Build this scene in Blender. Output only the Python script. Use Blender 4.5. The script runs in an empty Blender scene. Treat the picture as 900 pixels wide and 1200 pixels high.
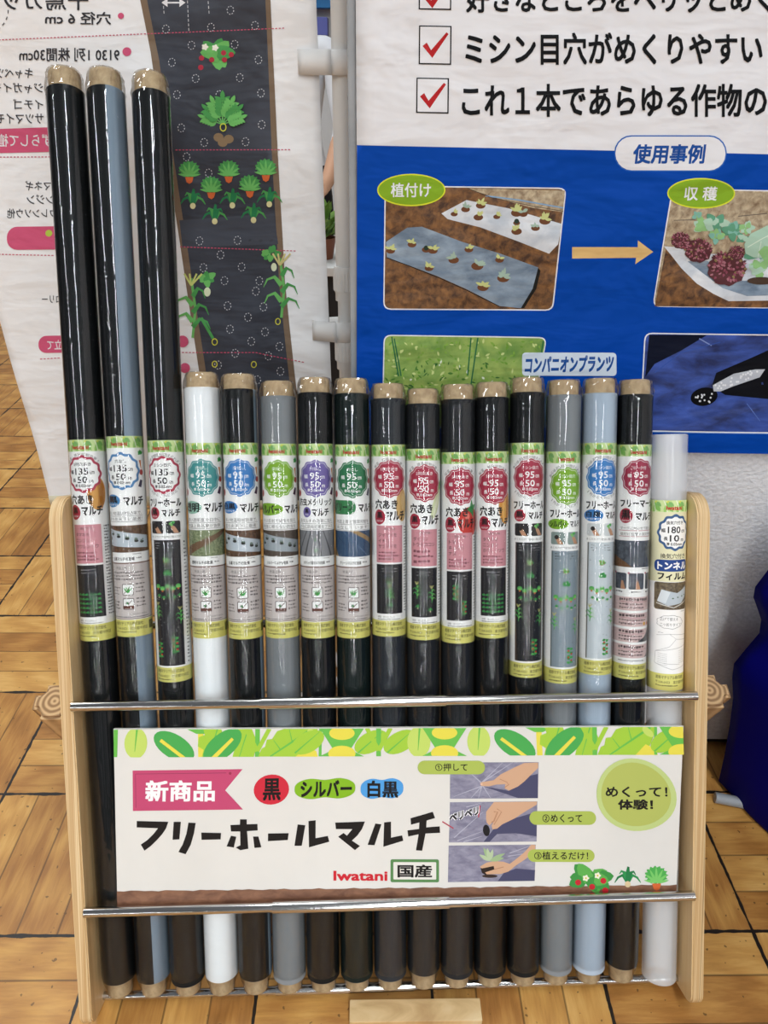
import bpy, bmesh, math, random
from mathutils import Vector, Matrix, Euler, noise
from mathutils.geometry import tessellate_polygon

random.seed(7)
SC = bpy.context.scene
COL = SC.collection
PI = math.pi

# ------------------------------------------------------------------ camera
F_PX, CX, CY = 832.0, 450.0, 600.0
CAM = Vector((0.0, 0.0, 1.272))
PITCH, ROLL = math.radians(31.306), math.radians(0.901)
_c, _s = math.cos(PITCH), math.sin(PITCH)
_R, _U, FWD = Vector((1, 0, 0)), Vector((0, _s, _c)), Vector((0, _c, -_s))
RGT = _R * math.cos(ROLL) + _U * math.sin(ROLL)
UPV = -_R * math.sin(ROLL) + _U * math.cos(ROLL)
cam_data = bpy.data.cameras.new('camera')
cam_data.sensor_fit = 'VERTICAL'
cam_data.sensor_height = 36.0
cam_data.lens = F_PX / 1200 * 36.0
cam_data.clip_start = 0.05
cam = bpy.data.objects.new('camera', cam_data)
COL.objects.link(cam)
B_ = -FWD
cam.matrix_world = Matrix(((RGT.x, UPV.x, B_.x, CAM.x), (RGT.y, UPV.y, B_.y, CAM.y),
                           (RGT.z, UPV.z, B_.z, CAM.z), (0, 0, 0, 1)))
SC.camera = cam

# ------------------------------------------------------------------ view, world, lamps
SC.view_settings.view_transform = 'Standard'
SC.view_settings.look = 'None'
SC.view_settings.gamma = 1.0
SC.view_settings.use_curve_mapping = False
SC.view_settings.exposure = -0.95

world = bpy.data.worlds.new('hall_air')
SC.world = world
world.use_nodes = True
wt = world.node_tree
bg = wt.nodes['Background']


def wn(t, **kw):
    n = wt.nodes.new(t)
    for k, v in kw.items():
        setattr(n, k, v)
    return n


def wm(op, a, b=None):
    n = wn('ShaderNodeMath', operation=op)
    for i, v in enumerate((a, b)):
        if isinstance(v, (int, float)):
            n.inputs[i].default_value = v
        elif v is not None:
            wt.links.new(v, n.inputs[i])
    return n.outputs[0]


# the rest of the exhibition hall: light and dark stalls round about, pale ceiling, dim floor far off
wtc = wn('ShaderNodeTexCoord')
wsp = wn('ShaderNodeSeparateXYZ')
wt.links.new(wtc.outputs['Generated'], wsp.inputs[0])
az = wm('ARCTAN2', wsp.outputs[0], wsp.outputs[1])
wno = wn('ShaderNodeTexNoise', noise_dimensions='2D')
wno.inputs['Scale'].default_value = 1.0
wno.inputs['Detail'].default_value = 2.0
wcb = wn('ShaderNodeCombineXYZ')
wt.links.new(wm('MULTIPLY', az, 5.5), wcb.inputs[0])
wt.links.new(wm('MULTIPLY', wsp.outputs[2], 2.0), wcb.inputs[1])
wt.links.new(wcb.outputs[0], wno.inputs['Vector'])
wr = wn('ShaderNodeValToRGB')
for e, (p_, v_) in zip(wr.color_ramp.elements, ((0.40, 0.06), (0.62, 0.8))):
    e.position = p_
    e.color = (v_, v_, v_ * 1.03, 1)
wt.links.new(wno.outputs['Fac'], wr.inputs[0])
wz = wn('ShaderNodeValToRGB')
els = wz.color_ramp.elements
for k_ in range(2):
    els.new(0.5)
for e, (p_, v_) in zip(els, ((0.49, 0.0), (0.515, 1.0), (0.72, 1.0), (0.84, 0.0))):
    e.position = p_
    e.color = (v_, v_, v_, 1)
wt.links.new(wm('ADD', wm('MULTIPLY', wsp.outputs[2], 0.5), 0.5), wz.inputs[0])
wmx = wn('ShaderNodeMix', data_type='RGBA')
wt.links.new(wz.outputs[0], wmx.inputs['Factor'])
wcl = wn('ShaderNodeMix', data_type='RGBA')
wt.links.new(wm('GREATER_THAN', wsp.outputs[2], 0.2), wcl.inputs['Factor'])
wcl.inputs['A'].default_value = (0.10, 0.09, 0.08, 1)
wcl.inputs['B'].default_value = (0.42, 0.44, 0.47, 1)
wt.links.new(wcl.outputs['Result'], wmx.inputs['A'])
wt.links.new(wr.outputs[0], wmx.inputs['B'])
wt.links.new(wmx.outputs['Result'], bg.inputs['Color'])
bg.inputs['Strength'].default_value = 0.62


def hall_lamp(x, y, z, sx, sy, power, rot=0.0):
    l = bpy.data.lights.new('hall_lamp', 'AREA')
    l.shape = 'RECTANGLE'
    l.size, l.size_y = sx, sy
    l.energy = power
    l.color = (0.94, 0.98, 1.0)
    o = bpy.data.objects.new('hall_lamp', l)
    o.location = (x, y, z)
    o.rotation_euler = (0, 0, rot)
    COL.objects.link(o)


for lx in (-5.2, 0.7, 5.6):           # long rows of ceiling strip lamps running down the hall
    hall_lamp(lx, -13.0, 4.7, 0.3, 26.0, 1750)
hall_lamp(-2.4, 2.8, 4.7, 0.3, 2.6, 110)
hall_lamp(-0.6, 2.8, 4.7, 0.3, 2.6, 110)

# ------------------------------------------------------------------ small helpers


def lin(h):
    h = h.lstrip('#')
    r = []
    for i in (0, 2, 4):
        c = int(h[i:i + 2], 16) / 255
        r.append(c / 12.92 if c <= 0.04045 else ((c + 0.055) / 1.055) ** 2.4)
    return (*r, 1.0)


def new_mat(name):
    m = bpy.data.materials.new(name)
    m.use_nodes = True
    nt = m.node_tree
    return m, nt, nt.nodes['Principled BSDF']


_inks = {}


def ink(h, rough=0.55, bump=False):
    """plain printed ink; with bump=True it lies on creased cloth"""
    key = (h, rough, bump)
    if key not in _inks:
        m, nt, p = new_mat('ink_' + h)
        p.inputs['Base Color'].default_value = lin(h)
        p.inputs['Roughness'].default_value = rough
        p.inputs['Specular IOR Level'].default_value = 0.1 if bump else 0.3
        if bump:
            cloth_bump(nt, p)
        _inks[key] = m
    return _inks[key]


def N(nt, t, **kw):
    n = nt.nodes.new(t)
    for k, v in kw.items():
        setattr(n, k, v)
    return n


def M(nt, op, a, b=None, c=None):
    n = N(nt, 'ShaderNodeMath', operation=op)
    for i, v in enumerate((a, b, c)):
        if v is None:
            continue
        if isinstance(v, (int, float)):
            n.inputs[i].default_value = v
        else:
            nt.links.new(v, n.inputs[i])
    return n.outputs[0]


def ramp(nt, fac, stops, interp='LINEAR'):
    r = N(nt, 'ShaderNodeValToRGB')
    r.color_ramp.interpolation = interp
    els = r.color_ramp.elements
    while len(els) < len(stops):
        els.new(0.5)
    for e, (pos, col) in zip(els, stops):
        e.position = pos
        e.color = lin(col) if isinstance(col, str) else (col, col, col, 1)
    nt.links.new(fac, r.inputs[0])
    return r.outputs[0]


def noise_tex(nt, vec, scale, detail=4, rough=0.55, dist=0.0):
    n = N(nt, 'ShaderNodeTexNoise')
    n.inputs['Scale'].default_value = scale
    n.inputs['Detail'].default_value = detail
    n.inputs['Roughness'].default_value = rough
    n.inputs['Distortion'].default_value = dist
    if vec is not None:
        nt.links.new(vec, n.inputs['Vector'])
    return n.outputs['Fac']


def obj_vec(nt, scale=(1, 1, 1), rot=(0, 0, 0)):
    tc = N(nt, 'ShaderNodeTexCoord')
    mp = N(nt, 'ShaderNodeMapping')
    mp.inputs['Scale'].default_value = scale
    mp.inputs['Rotation'].default_value = rot
    nt.links.new(tc.outputs['Object'], mp.inputs['Vector'])
    return mp.outputs['Vector']


def bump_to(nt, p, height, strength, dist):
    b = N(nt, 'ShaderNodeBump')
    b.inputs['Strength'].default_value = strength
    b.inputs['Distance'].default_value = dist
    nt.links.new(height, b.inputs['Height'])
    nt.links.new(b.outputs['Normal'], p.inputs['Normal'])


def cloth_bump(nt, p):
    v = obj_vec(nt, (1.0, 1.0, 1.6))
    a = noise_tex(nt, v, 5.0, 3, 0.5, 0.6)
    v2 = obj_vec(nt, (6, 1.0, 18), (0, 0.25, 0))
    b = noise_tex(nt, v2, 1.3, 3, 0.55, 0.3)
    h = M(nt, 'ADD', a, M(nt, 'MULTIPLY', b, 0.28))
    bump_to(nt, p, h, 0.8, 0.02)


def two_tone(name, c1, c2, scale, rough=0.6, vecscale=(1, 1, 1), detail=5, bump=0.0, mid=(0.35, 0.65), cloth=False, rot=(0, 0, 0), dist=0.4):
    m, nt, p = new_mat(name)
    v = obj_vec(nt, vecscale, rot)
    f = noise_tex(nt, v, scale, detail, 0.6, dist)
    col = ramp(nt, f, [(mid[0], c1), (mid[1], c2)])
    nt.links.new(col, p.inputs['Base Color'])
    p.inputs['Roughness'].default_value = rough
    if cloth:
        cloth_bump(nt, p)
    elif bump:
        bump_to(nt, p, f, bump, 0.01)
    return m


def link_obj(name, mesh, mats=(), parent=None, smooth=False):
    for m in mats:
        mesh.materials.append(m)
    o = bpy.data.objects.new(name, mesh)
    COL.objects.link(o)
    if parent is not None:
        o.parent = parent
    if smooth:
        mesh.polygons.foreach_set('use_smooth', [True] * len(mesh.polygons))
    return o


def bm_obj(name, bm, mats, parent=None, smooth=False, angle=None):
    me = bpy.data.meshes.new(name)
    bm.normal_update()
    bm.to_mesh(me)
    bm.free()
    o = link_obj(name, me, mats if isinstance(mats, (list, tuple)) else [mats], parent, smooth)
    if angle is not None:
        me.polygons.foreach_set('use_smooth', [True] * len(me.polygons))
        me.set_sharp_from_angle(angle=math.radians(angle))
    return o


def empty(name, label, cat, loc=(0, 0, 0), rot=(0, 0, 0), group=None):
    o = bpy.data.objects.new(name, None)
    o.empty_display_size = 0.05
    COL.objects.link(o)
    o.location = loc
    o.rotation_euler = rot
    tag(o, label, cat, group)
    return o


def tag(o, label, cat, group=None):
    o['label'] = label
    o['category'] = cat
    if group:
        o['group'] = group
    return o


def struct(o):
    o['kind'] = 'structure'
    return o


def box(bm, lo, hi, bevel=0.0, mi=0):
    r = bmesh.ops.create_cube(bm, size=1.0)
    vs = r['verts']
    for v in vs:
        v.co = Vector(((lo[i] + hi[i]) / 2 + v.co[i] * (hi[i] - lo[i]) for i in range(3)))
    fs = set(f for v in vs for f in v.link_faces)
    for f in fs:
        f.material_index = mi
    if bevel:
        es = set(e for v in vs for e in v.link_edges)
        bmesh.ops.bevel(bm, geom=list(es), offset=bevel, segments=2, affect='EDGES', profile=0.6)


def tube(bm, a, b, r, seg=24, r2=None, caps=True, mi=0):
    a, b = Vector(a), Vector(b)
    r2 = r if r2 is None else r2
    ax = (b - a).normalized()
    x = ax.orthogonal().normalized()
    y = ax.cross(x)
    A, Bv = [], []
    for i in range(seg):
        t = 2 * PI * i / seg
        d = x * math.cos(t) + y * math.sin(t)
        A.append(bm.verts.new(a + d * r))
        Bv.append(bm.verts.new(b + d * r2))
    for i in range(seg):
        j = (i + 1) % seg
        f = bm.faces.new((A[i], A[j], Bv[j], Bv[i]))
        f.material_index = mi
    if caps:
        bm.faces.new(A[::-1]).material_index = mi
        bm.faces.new(Bv).material_index = mi


def lathe(bm, prof, seg=48, wob=None, close=True, mat_of=None):
    """prof: list of (r, z) revolved about z; wob(angle, z, i) scales r"""
    rings = []
    for i, (r, z) in enumerate(prof):
        if r < 1e-6:
            rings.append([bm.verts.new((0, 0, z))])
        else:
            ring = []
            for k in range(seg):
                a = 2 * PI * k / seg
                rr = r * (wob(a, z, i) if wob else 1)
                ring.append(bm.verts.new((rr * math.sin(a), -rr * math.cos(a), z)))
            rings.append(ring)
    for ra, rb in zip(rings[:-1], rings[1:]):
        for k in range(seg):
            j = (k + 1) % seg
            if len(ra) == 1 and len(rb) == 1:
                continue
            if len(ra) == 1:
                f = bm.faces.new((ra[0], rb[j], rb[k]))
            elif len(rb) == 1:
                f = bm.faces.new((ra[k], ra[j], rb[0]))
            else:
                f = bm.faces.new((ra[k], ra[j], rb[j], rb[k]))
            if mat_of:
                f.material_index = mat_of(2 * PI * (k + 0.5) / seg)


def survey(x, y, Y):
    """the point of the upright plane at distance Y that was measured at photo position x, y"""
    d = FWD + RGT * ((x - CX) / F_PX) - UPV * ((y - CY) / F_PX)
    return CAM + d * ((Y - CAM.y) / d.y)


# ------------------------------------------------------------------ flat printing
_glyphs = {}
_fc = bpy.data.curves.new('type', 'FONT')
_fo = bpy.data.objects.new('type', _fc)
COL.objects.link(_fo)


def glyphs(body, res):
    key = (body, res)
    if key not in _glyphs:
        _fc.body = body
        _fc.offset = 0.0
        _fc.resolution_u = res
        dg = bpy.context.evaluated_depsgraph_get()
        dg.update()
        ev = _fo.evaluated_get(dg)
        me = ev.to_mesh()
        vs = [(v.co.x, v.co.y) for v in me.vertices]
        fs = [tuple(p.vertices) for p in me.polygons]
        ev.to_mesh_clear()
        xs = [v[0] for v in vs]
        ys = [v[1] for v in vs]
        x0, x1, y0, y1 = min(xs), max(xs), min(ys), max(ys)
        _glyphs[key] = ([((x - x0) / max(1e-6, x1 - x0), (y1 - y) / max(1e-6, y1 - y0)) for x, y in vs], fs, (x1 - x0) / (y1 - y0), x1 - x0, y1 - y0)
    return _glyphs[key]


class Print:
    """flat artwork, y pointing down; every shape lands on the lowest free layer above what it covers"""

    def __init__(s):
        s.items = []
        s.clip = None

    def add(s, vs, fs, mat):
        xs = [v[0] for v in vs]
        ys = [v[1] for v in vs]
        bb = (min(xs), min(ys), max(xs), max(ys))
        lay = 0
        for it in s.items:
            b = it[3]
            if b[0] < bb[2] and bb[0] < b[2] and b[1] < bb[3] and bb[1] < b[3]:
                lay = max(lay, it[4] + 1)
        s.items.append((vs, fs, mat, bb, lay, s.clip))

    def poly(s, pts, mat):
        tri = tessellate_polygon([[Vector((x, y, 0)) for x, y in pts]])
        s.add([tuple(p) for p in pts], [tuple(t) for t in tri], mat)

    def rect(s, x0, y0, x1, y1, mat):
        s.add([(x0, y0), (x1, y0), (x1, y1), (x0, y1)], [(0, 1, 2, 3)], mat)

    def rrect(s, x0, y0, x1, y1, r, mat, n=5):
        pts = []
        for cx, cy, a0 in ((x1 - r, y1 - r, 0), (x0 + r, y1 - r, 90), (x0 + r, y0 + r, 180), (x1 - r, y0 + r, 270)):
            for k in range(n + 1):
                a = math.radians(a0 + 90 * k / n)
                pts.append((cx + r * math.cos(a), cy + r * math.sin(a)))
        s.poly(pts, mat)

    def disc(s, cx, cy, rx, mat, ry=None, n=28, rot=0.0, wob=0.0, k=5, ph=0.0):
        ry = rx if ry is None else ry
        pts = []
        for i in range(n):
            a = 2 * PI * i / n
            w = 1 + wob * math.cos(k * a + ph)
            x, y = rx * w * math.cos(a), ry * w * math.sin(a)
            pts.append((cx + x * math.cos(rot) - y * math.sin(rot), cy + x * math.sin(rot) + y * math.cos(rot)))
        s.poly(pts, mat)

    def ring(s, cx, cy, rx, ry, w, mat, n=28, dash=0, wob=0.0, k=12):
        vs, fs = [], []
        for i in range(n + 1):
            a = 2 * PI * i / n
            q = 1 + wob * math.cos(k * a)
            vs.append((cx + rx * q * math.cos(a), cy + ry * q * math.sin(a)))
            vs.append((cx + (rx * q - w) * math.cos(a), cy + (ry * q - w) * math.sin(a)))
        for i in range(n):
            if dash and i % dash == dash - 1:
                continue
            fs.append((2 * i, 2 * i + 2, 2 * i + 3, 2 * i + 1))
        s.add(vs, fs, mat)

    def line(s, pts, w, mat, w2=None):
        """a stroke along pts, width w at the start and w2 at the end"""
        w2 = w if w2 is None else w2
        n = len(pts)
        vs = []
        for i, (x, y) in enumerate(pts):
            ax, ay = pts[max(0, i - 1)]
            bx, by = pts[min(n - 1, i + 1)]
            L = math.hypot(bx - ax, by - ay) or 1
            ww = (w + (w2 - w) * i / (n - 1)) / 2
            nx, ny = -(by - ay) / L * ww, (bx - ax) / L * ww
            vs += [(x + nx, y + ny), (x - nx, y - ny)]
        s.add(vs, [(2 * i, 2 * i + 1, 2 * i + 3, 2 * i + 2) for i in range(n - 1)], mat)

    def dashes(s, x0, y0, x1, y1, w, d, mat):
        L = math.hypot(x1 - x0, y1 - y0)
        n = max(1, int(L / d))
        vs, fs = [], []
        ux, uy = (x1 - x0) / L, (y1 - y0) / L
        for i in range(n):
            a, b = i * L / n, (i + 0.62) * L / n
            k = len(vs)
            for t, q in ((a, 1), (b, 1), (b, -1), (a, -1)):
                vs.append((x0 + ux * t - uy * q * w / 2, y0 + uy * t + ux * q * w / 2))
            fs.append((k, k + 1, k + 2, k + 3))
        s.add(vs, fs, mat)

    def text(s, body, x0, y0, x1, y1, mat, bold=0.0, res=2, slope=0.0, mirror=False, skew=0.0):
        g, fs, _, we, he = glyphs(body, res)
        b = bold
        # heavier weight: the word is printed four times, slightly shifted, each pass over the last
        for dx, dy in (((-b, -b), (b, -b), (-b, b), (b, b)) if b else ((0, 0),)):
            vs = []
            for u, v in g:
                u = (u * we + dx + b) / (we + 2 * b)
                v = (v * he + dy + b) / (he + 2 * b)
                if mirror:
                    u = 1 - u
                x = x0 + (x1 - x0) * u + skew * (0.5 - v) * (y1 - y0)
                vs.append((x, y0 + (y1 - y0) * v + slope * (x - x0)))
            s.add(vs, list(fs), mat)

    def arc_text(s, body, cx, cy, r, a0, a1, h, mat, bold=0.0, below=False):
        n = len(body)
        for i, ch in enumerate(body):
            if ch in ' 　':
                continue
            a = math.radians(a0 + (a1 - a0) * (i + 0.5) / n)
            g, fs, asp, _, _ = glyphs(ch, 1)
            w = min(1.1, asp) * h
            hh = w / asp if asp > 1 else h
            if ch in '・。、':
                w = hh = h * 0.2
            vs = []
            for u, v in g:
                x, y = (u - 0.5) * w, (v - 0.5) * hh
                if below:
                    x, y = -x, -y
                rr = r - y
                aa = a + x / r
                vs.append((cx + rr * math.sin(aa), cy - rr * math.cos(aa)))
            s.add(vs, list(fs), mat)

    def micro(s, x0, y0, x1, y1, rows, mat, fill=0.6, jag=0.25):
        """rows of print too small to read: broken little strokes"""
        vs, fs = [], []
        rh = (y1 - y0) / rows
        for r in range(rows):
            x = x0
            end = x1 - random.random() * jag * (x1 - x0)
            while x < end:
                w = rh * random.uniform(0.35, 0.8)
                ya = y0 + r * rh + rh * random.uniform(0.05, 0.25)
                yb = y0 + r * rh + rh * random.uniform(fill - 0.15, fill + 0.1)
                k = len(vs)
                vs += [(x, ya), (min(end, x + w), ya), (min(end, x + w), yb), (x, yb)]
                fs.append((k, k + 1, k + 2, k + 3))
                x += w + rh * random.uniform(0.12, 0.3)
        if vs:
            s.add(vs, fs, mat)

    # ---- drawn plants
    def leaf(s, x, y, L, W, ang, mat, rib=None):
        c, q = math.cos(ang), math.sin(ang)
        pts = []
        for t, w in ((0, 0.04), (0.2, 0.7), (0.45, 1.0), (0.7, 0.75), (0.9, 0.3), (1.0, 0)):
            pts.append((t * L, w * W / 2))
        for t, w in ((0.9, 0.3), (0.7, 0.75), (0.45, 1.0), (0.2, 0.7), (0, 0.04)):
            pts.append((t * L, -w * W / 2))
        s.poly([(x + a * c - b * q, y + a * q + b * c) for a, b in pts], mat)
        if rib:
            s.line([(x + 0.1 * L * c, y + 0.1 * L * q), (x + 0.85 * L * c, y + 0.85 * L * q)], W * 0.12, rib, W * 0.03)

    def carrot_plant(s, x, y, k, g1, g2, root, bulb=False):
        s.disc(x, y - 0.38 * k, 0.62 * k, g1, 0.5 * k, n=46, wob=0.13, k=15)
        for i in range(7):
            a = -PI / 2 + (i - 3) * 0.46
            s.leaf(x, y + 0.05 * k, k * (0.92 - 0.06 * abs(i - 3)), k * 0.16, a, g2)
        if bulb:
            s.disc(x, y + 0.25 * k, 0.22 * k, root)
        else:
            s.poly([(x - 0.26 * k, y + 0.1 * k), (x + 0.26 * k, y + 0.1 * k), (x + 0.17 * k, y + 0.42 * k), (x, y + 0.52 * k), (x - 0.17 * k, y + 0.42 * k)], root)

    def onion_plant(s, x, y, k, g1, g2, root):
        for a, b, m in ((-0.95, 0.25, g1), (0.95, 0.25, g2), (-0.6, -0.35, g2), (0.6, -0.3, g1), (0.1, -0.75, g1)):
            s.line([(x, y + 0.15 * k), (x + a * 0.35 * k, y - 0.35 * k + b * 0.3 * k), (x + a * 0.7 * k, y - 0.3 * k + b * 0.75 * k), (x + a * 0.95 * k, y + b * 1.0 * k)], 0.34 * k, m, 0.05 * k)
        s.disc(x, y + 0.36 * k, 0.2 * k, root, 0.22 * k)

    def pinnate(s, x, y, L, ang, g, rib, n=5, w=0.34):
        c, q = math.cos(ang), math.sin(ang)
        s.line([(x, y), (x + L * c, y + L * q)], L * 0.05, rib, L * 0.02)
        for i in range(n):
            t = 0.3 + 0.6 * i / n
            for sd in (-1, 1):
                s.leaf(x + t * L * c, y + t * L * q, L * w, L * w * 0.5, ang + sd * 0.95, g)
        s.leaf(x + 0.85 * L * c, y + 0.85 * L * q, L * w, L * w * 0.5, ang, g)

    def bush(s, x, y, k, g1, g2, spots=None, n=9, seed=0):
        rr = random.Random(seed)
        for i in range(n):
            a = rr.uniform(0, 2 * PI)
            d = k * math.sqrt(rr.random()) * 0.62
            s.disc(x + d * math.cos(a) * 1.15, y + d * math.sin(a) * 0.85, k * 0.34, g1 if i % 2 else g2, k * 0.3, n=10, rot=a, wob=0.16, k=3)
        if spots:
            for i in range(5):
                a = i * 2 * PI / 5 + 0.5
                s.disc(x + 0.6 * k * math.cos(a), y + 0.42 * k * math.sin(a) + 0.18 * k, k * 0.15, spots, n=10)

    def vine(s, x, y, k, g1, g2, fruit=None, h=3.2, seed=0):
        rr = random.Random(seed)
        s.line([(x + 0.15 * k, y - h * k / 2), (x, y), (x + 0.1 * k, y + h * k / 2)], 0.1 * k, g1)
        for i in range(9):
            yy = y - h * k / 2 + (i + 0.3) * h * k / 9
            sd = 1 if i % 2 else -1
            s.leaf(x, yy, 0.75 * k, 0.5 * k, (0 if sd > 0 else PI) + rr.uniform(-0.5, 0.6), g1 if i % 3 else g2)
        if fruit:
            for i in range(4):
                s.disc(x + (0.35 if i % 2 else -0.3) * k, y - h * k * 0.3 + i * h * k * 0.19, 0.2 * k, fruit, n=10)

    def corn(s, x, y, k, g1, g2, top):
        s.line([(x, y + 1.6 * k), (x + 0.15 * k, y), (x - 0.1 * k, y - 1.7 * k)], 0.14 * k, g1)
        for yy, sd, L in ((1.0, 1, 1.0), (0.7, -1, 0.95), (0.2, 1, 0.9), (-0.2, -1, 1.0), (-0.7, 1, 0.7)):
            y0 = y + yy * k
            s.line([(x, y0), (x + sd * 0.4 * L * k, y0 - 0.45 * k), (x + sd * 0.8 * L * k, y0 - 0.3 * k), (x + sd * L * k, y0 + 0.12 * k)], 0.28 * k, g2 if sd > 0 else g1, 0.03 * k)
        for a in (-0.5, -0.2, 0.2, 0.5):
            s.line([(x - 0.1 * k, y - 1.3 * k), (x + a * k, y - 1.95 * k)], 0.1 * k, top)

    def build(s, name, fmap, parent=None, cutx=None, cuty=None, dz=2e-5, bounds=None, up=None):
        """fmap(x, y, layer_height) -> Vector.  cutx / cuty = (start, step)"""
        mats, vs, fs, fm = [], [], [], []
        bm = bmesh.new()
        lay = bm.verts.layers.float.new('lay')
        for pv, pf, mat, bb, L, clip in s.items:
            if mat not in mats:
                mats.append(mat)
            mi = mats.index(mat)
            bl = [bm.verts.new((x, y, 0)) for x, y in pv]
            for v in bl:
                v[lay] = L
            new = []
            for f in pf:
                if len(set(f)) < 3:
                    continue
                try:
                    fc = bm.faces.new([bl[i] for i in f])
                    fc.material_index = mi
                    new.append(fc)
                except ValueError:
                    pass
            if clip:
                geom = new + list(set(e for f in new for e in f.edges)) + list(set(v for f in new for v in f.verts))
                for co, no in (((clip[0], 0, 0), (-1, 0, 0)), ((clip[2], 0, 0), (1, 0, 0)), ((0, clip[1], 0), (0, -1, 0)), ((0, clip[3], 0), (0, 1, 0))):
                    r = bmesh.ops.bisect_plane(bm, geom=geom, plane_co=co, plane_no=no, clear_outer=True)
                    geom = [g for g in r['geom'] if g.is_valid]
        for axis, cut in ((0, cutx), (1, cuty)):
            if not cut:
                continue
            cs = [v.co[axis] for v in bm.verts]
            lo, hi = min(cs), max(cs)
            k = math.ceil((lo - cut[0]) / cut[1] + 1e-6)
            while cut[0] + k * cut[1] < hi - 1e-6:
                co, no = [0, 0, 0], [0, 0, 0]
                co[axis] = cut[0] + k * cut[1]
                no[axis] = 1
                bmesh.ops.bisect_plane(bm, geom=bm.verts[:] + bm.edges[:] + bm.faces[:], plane_co=co, plane_no=no)
                k += 1
        loose = [v for v in bm.verts if not v.link_faces]
        bmesh.ops.delete(bm, geom=loose, context='VERTS')
        # layer heights of cut vertices: take them from the faces they belong to (islands share one layer)
        for v in bm.verts:
            v.co = fmap(v.co.x, v.co.y, round(v[lay]) * dz)
        bm.normal_update()
        if up is not None:
            flip = [f for f in bm.faces if f.normal.dot(up(f.calc_center_median())) < 0]
            bmesh.ops.reverse_faces(bm, faces=flip)
        return bm_obj(name, bm, mats, parent, smooth=True)


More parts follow.
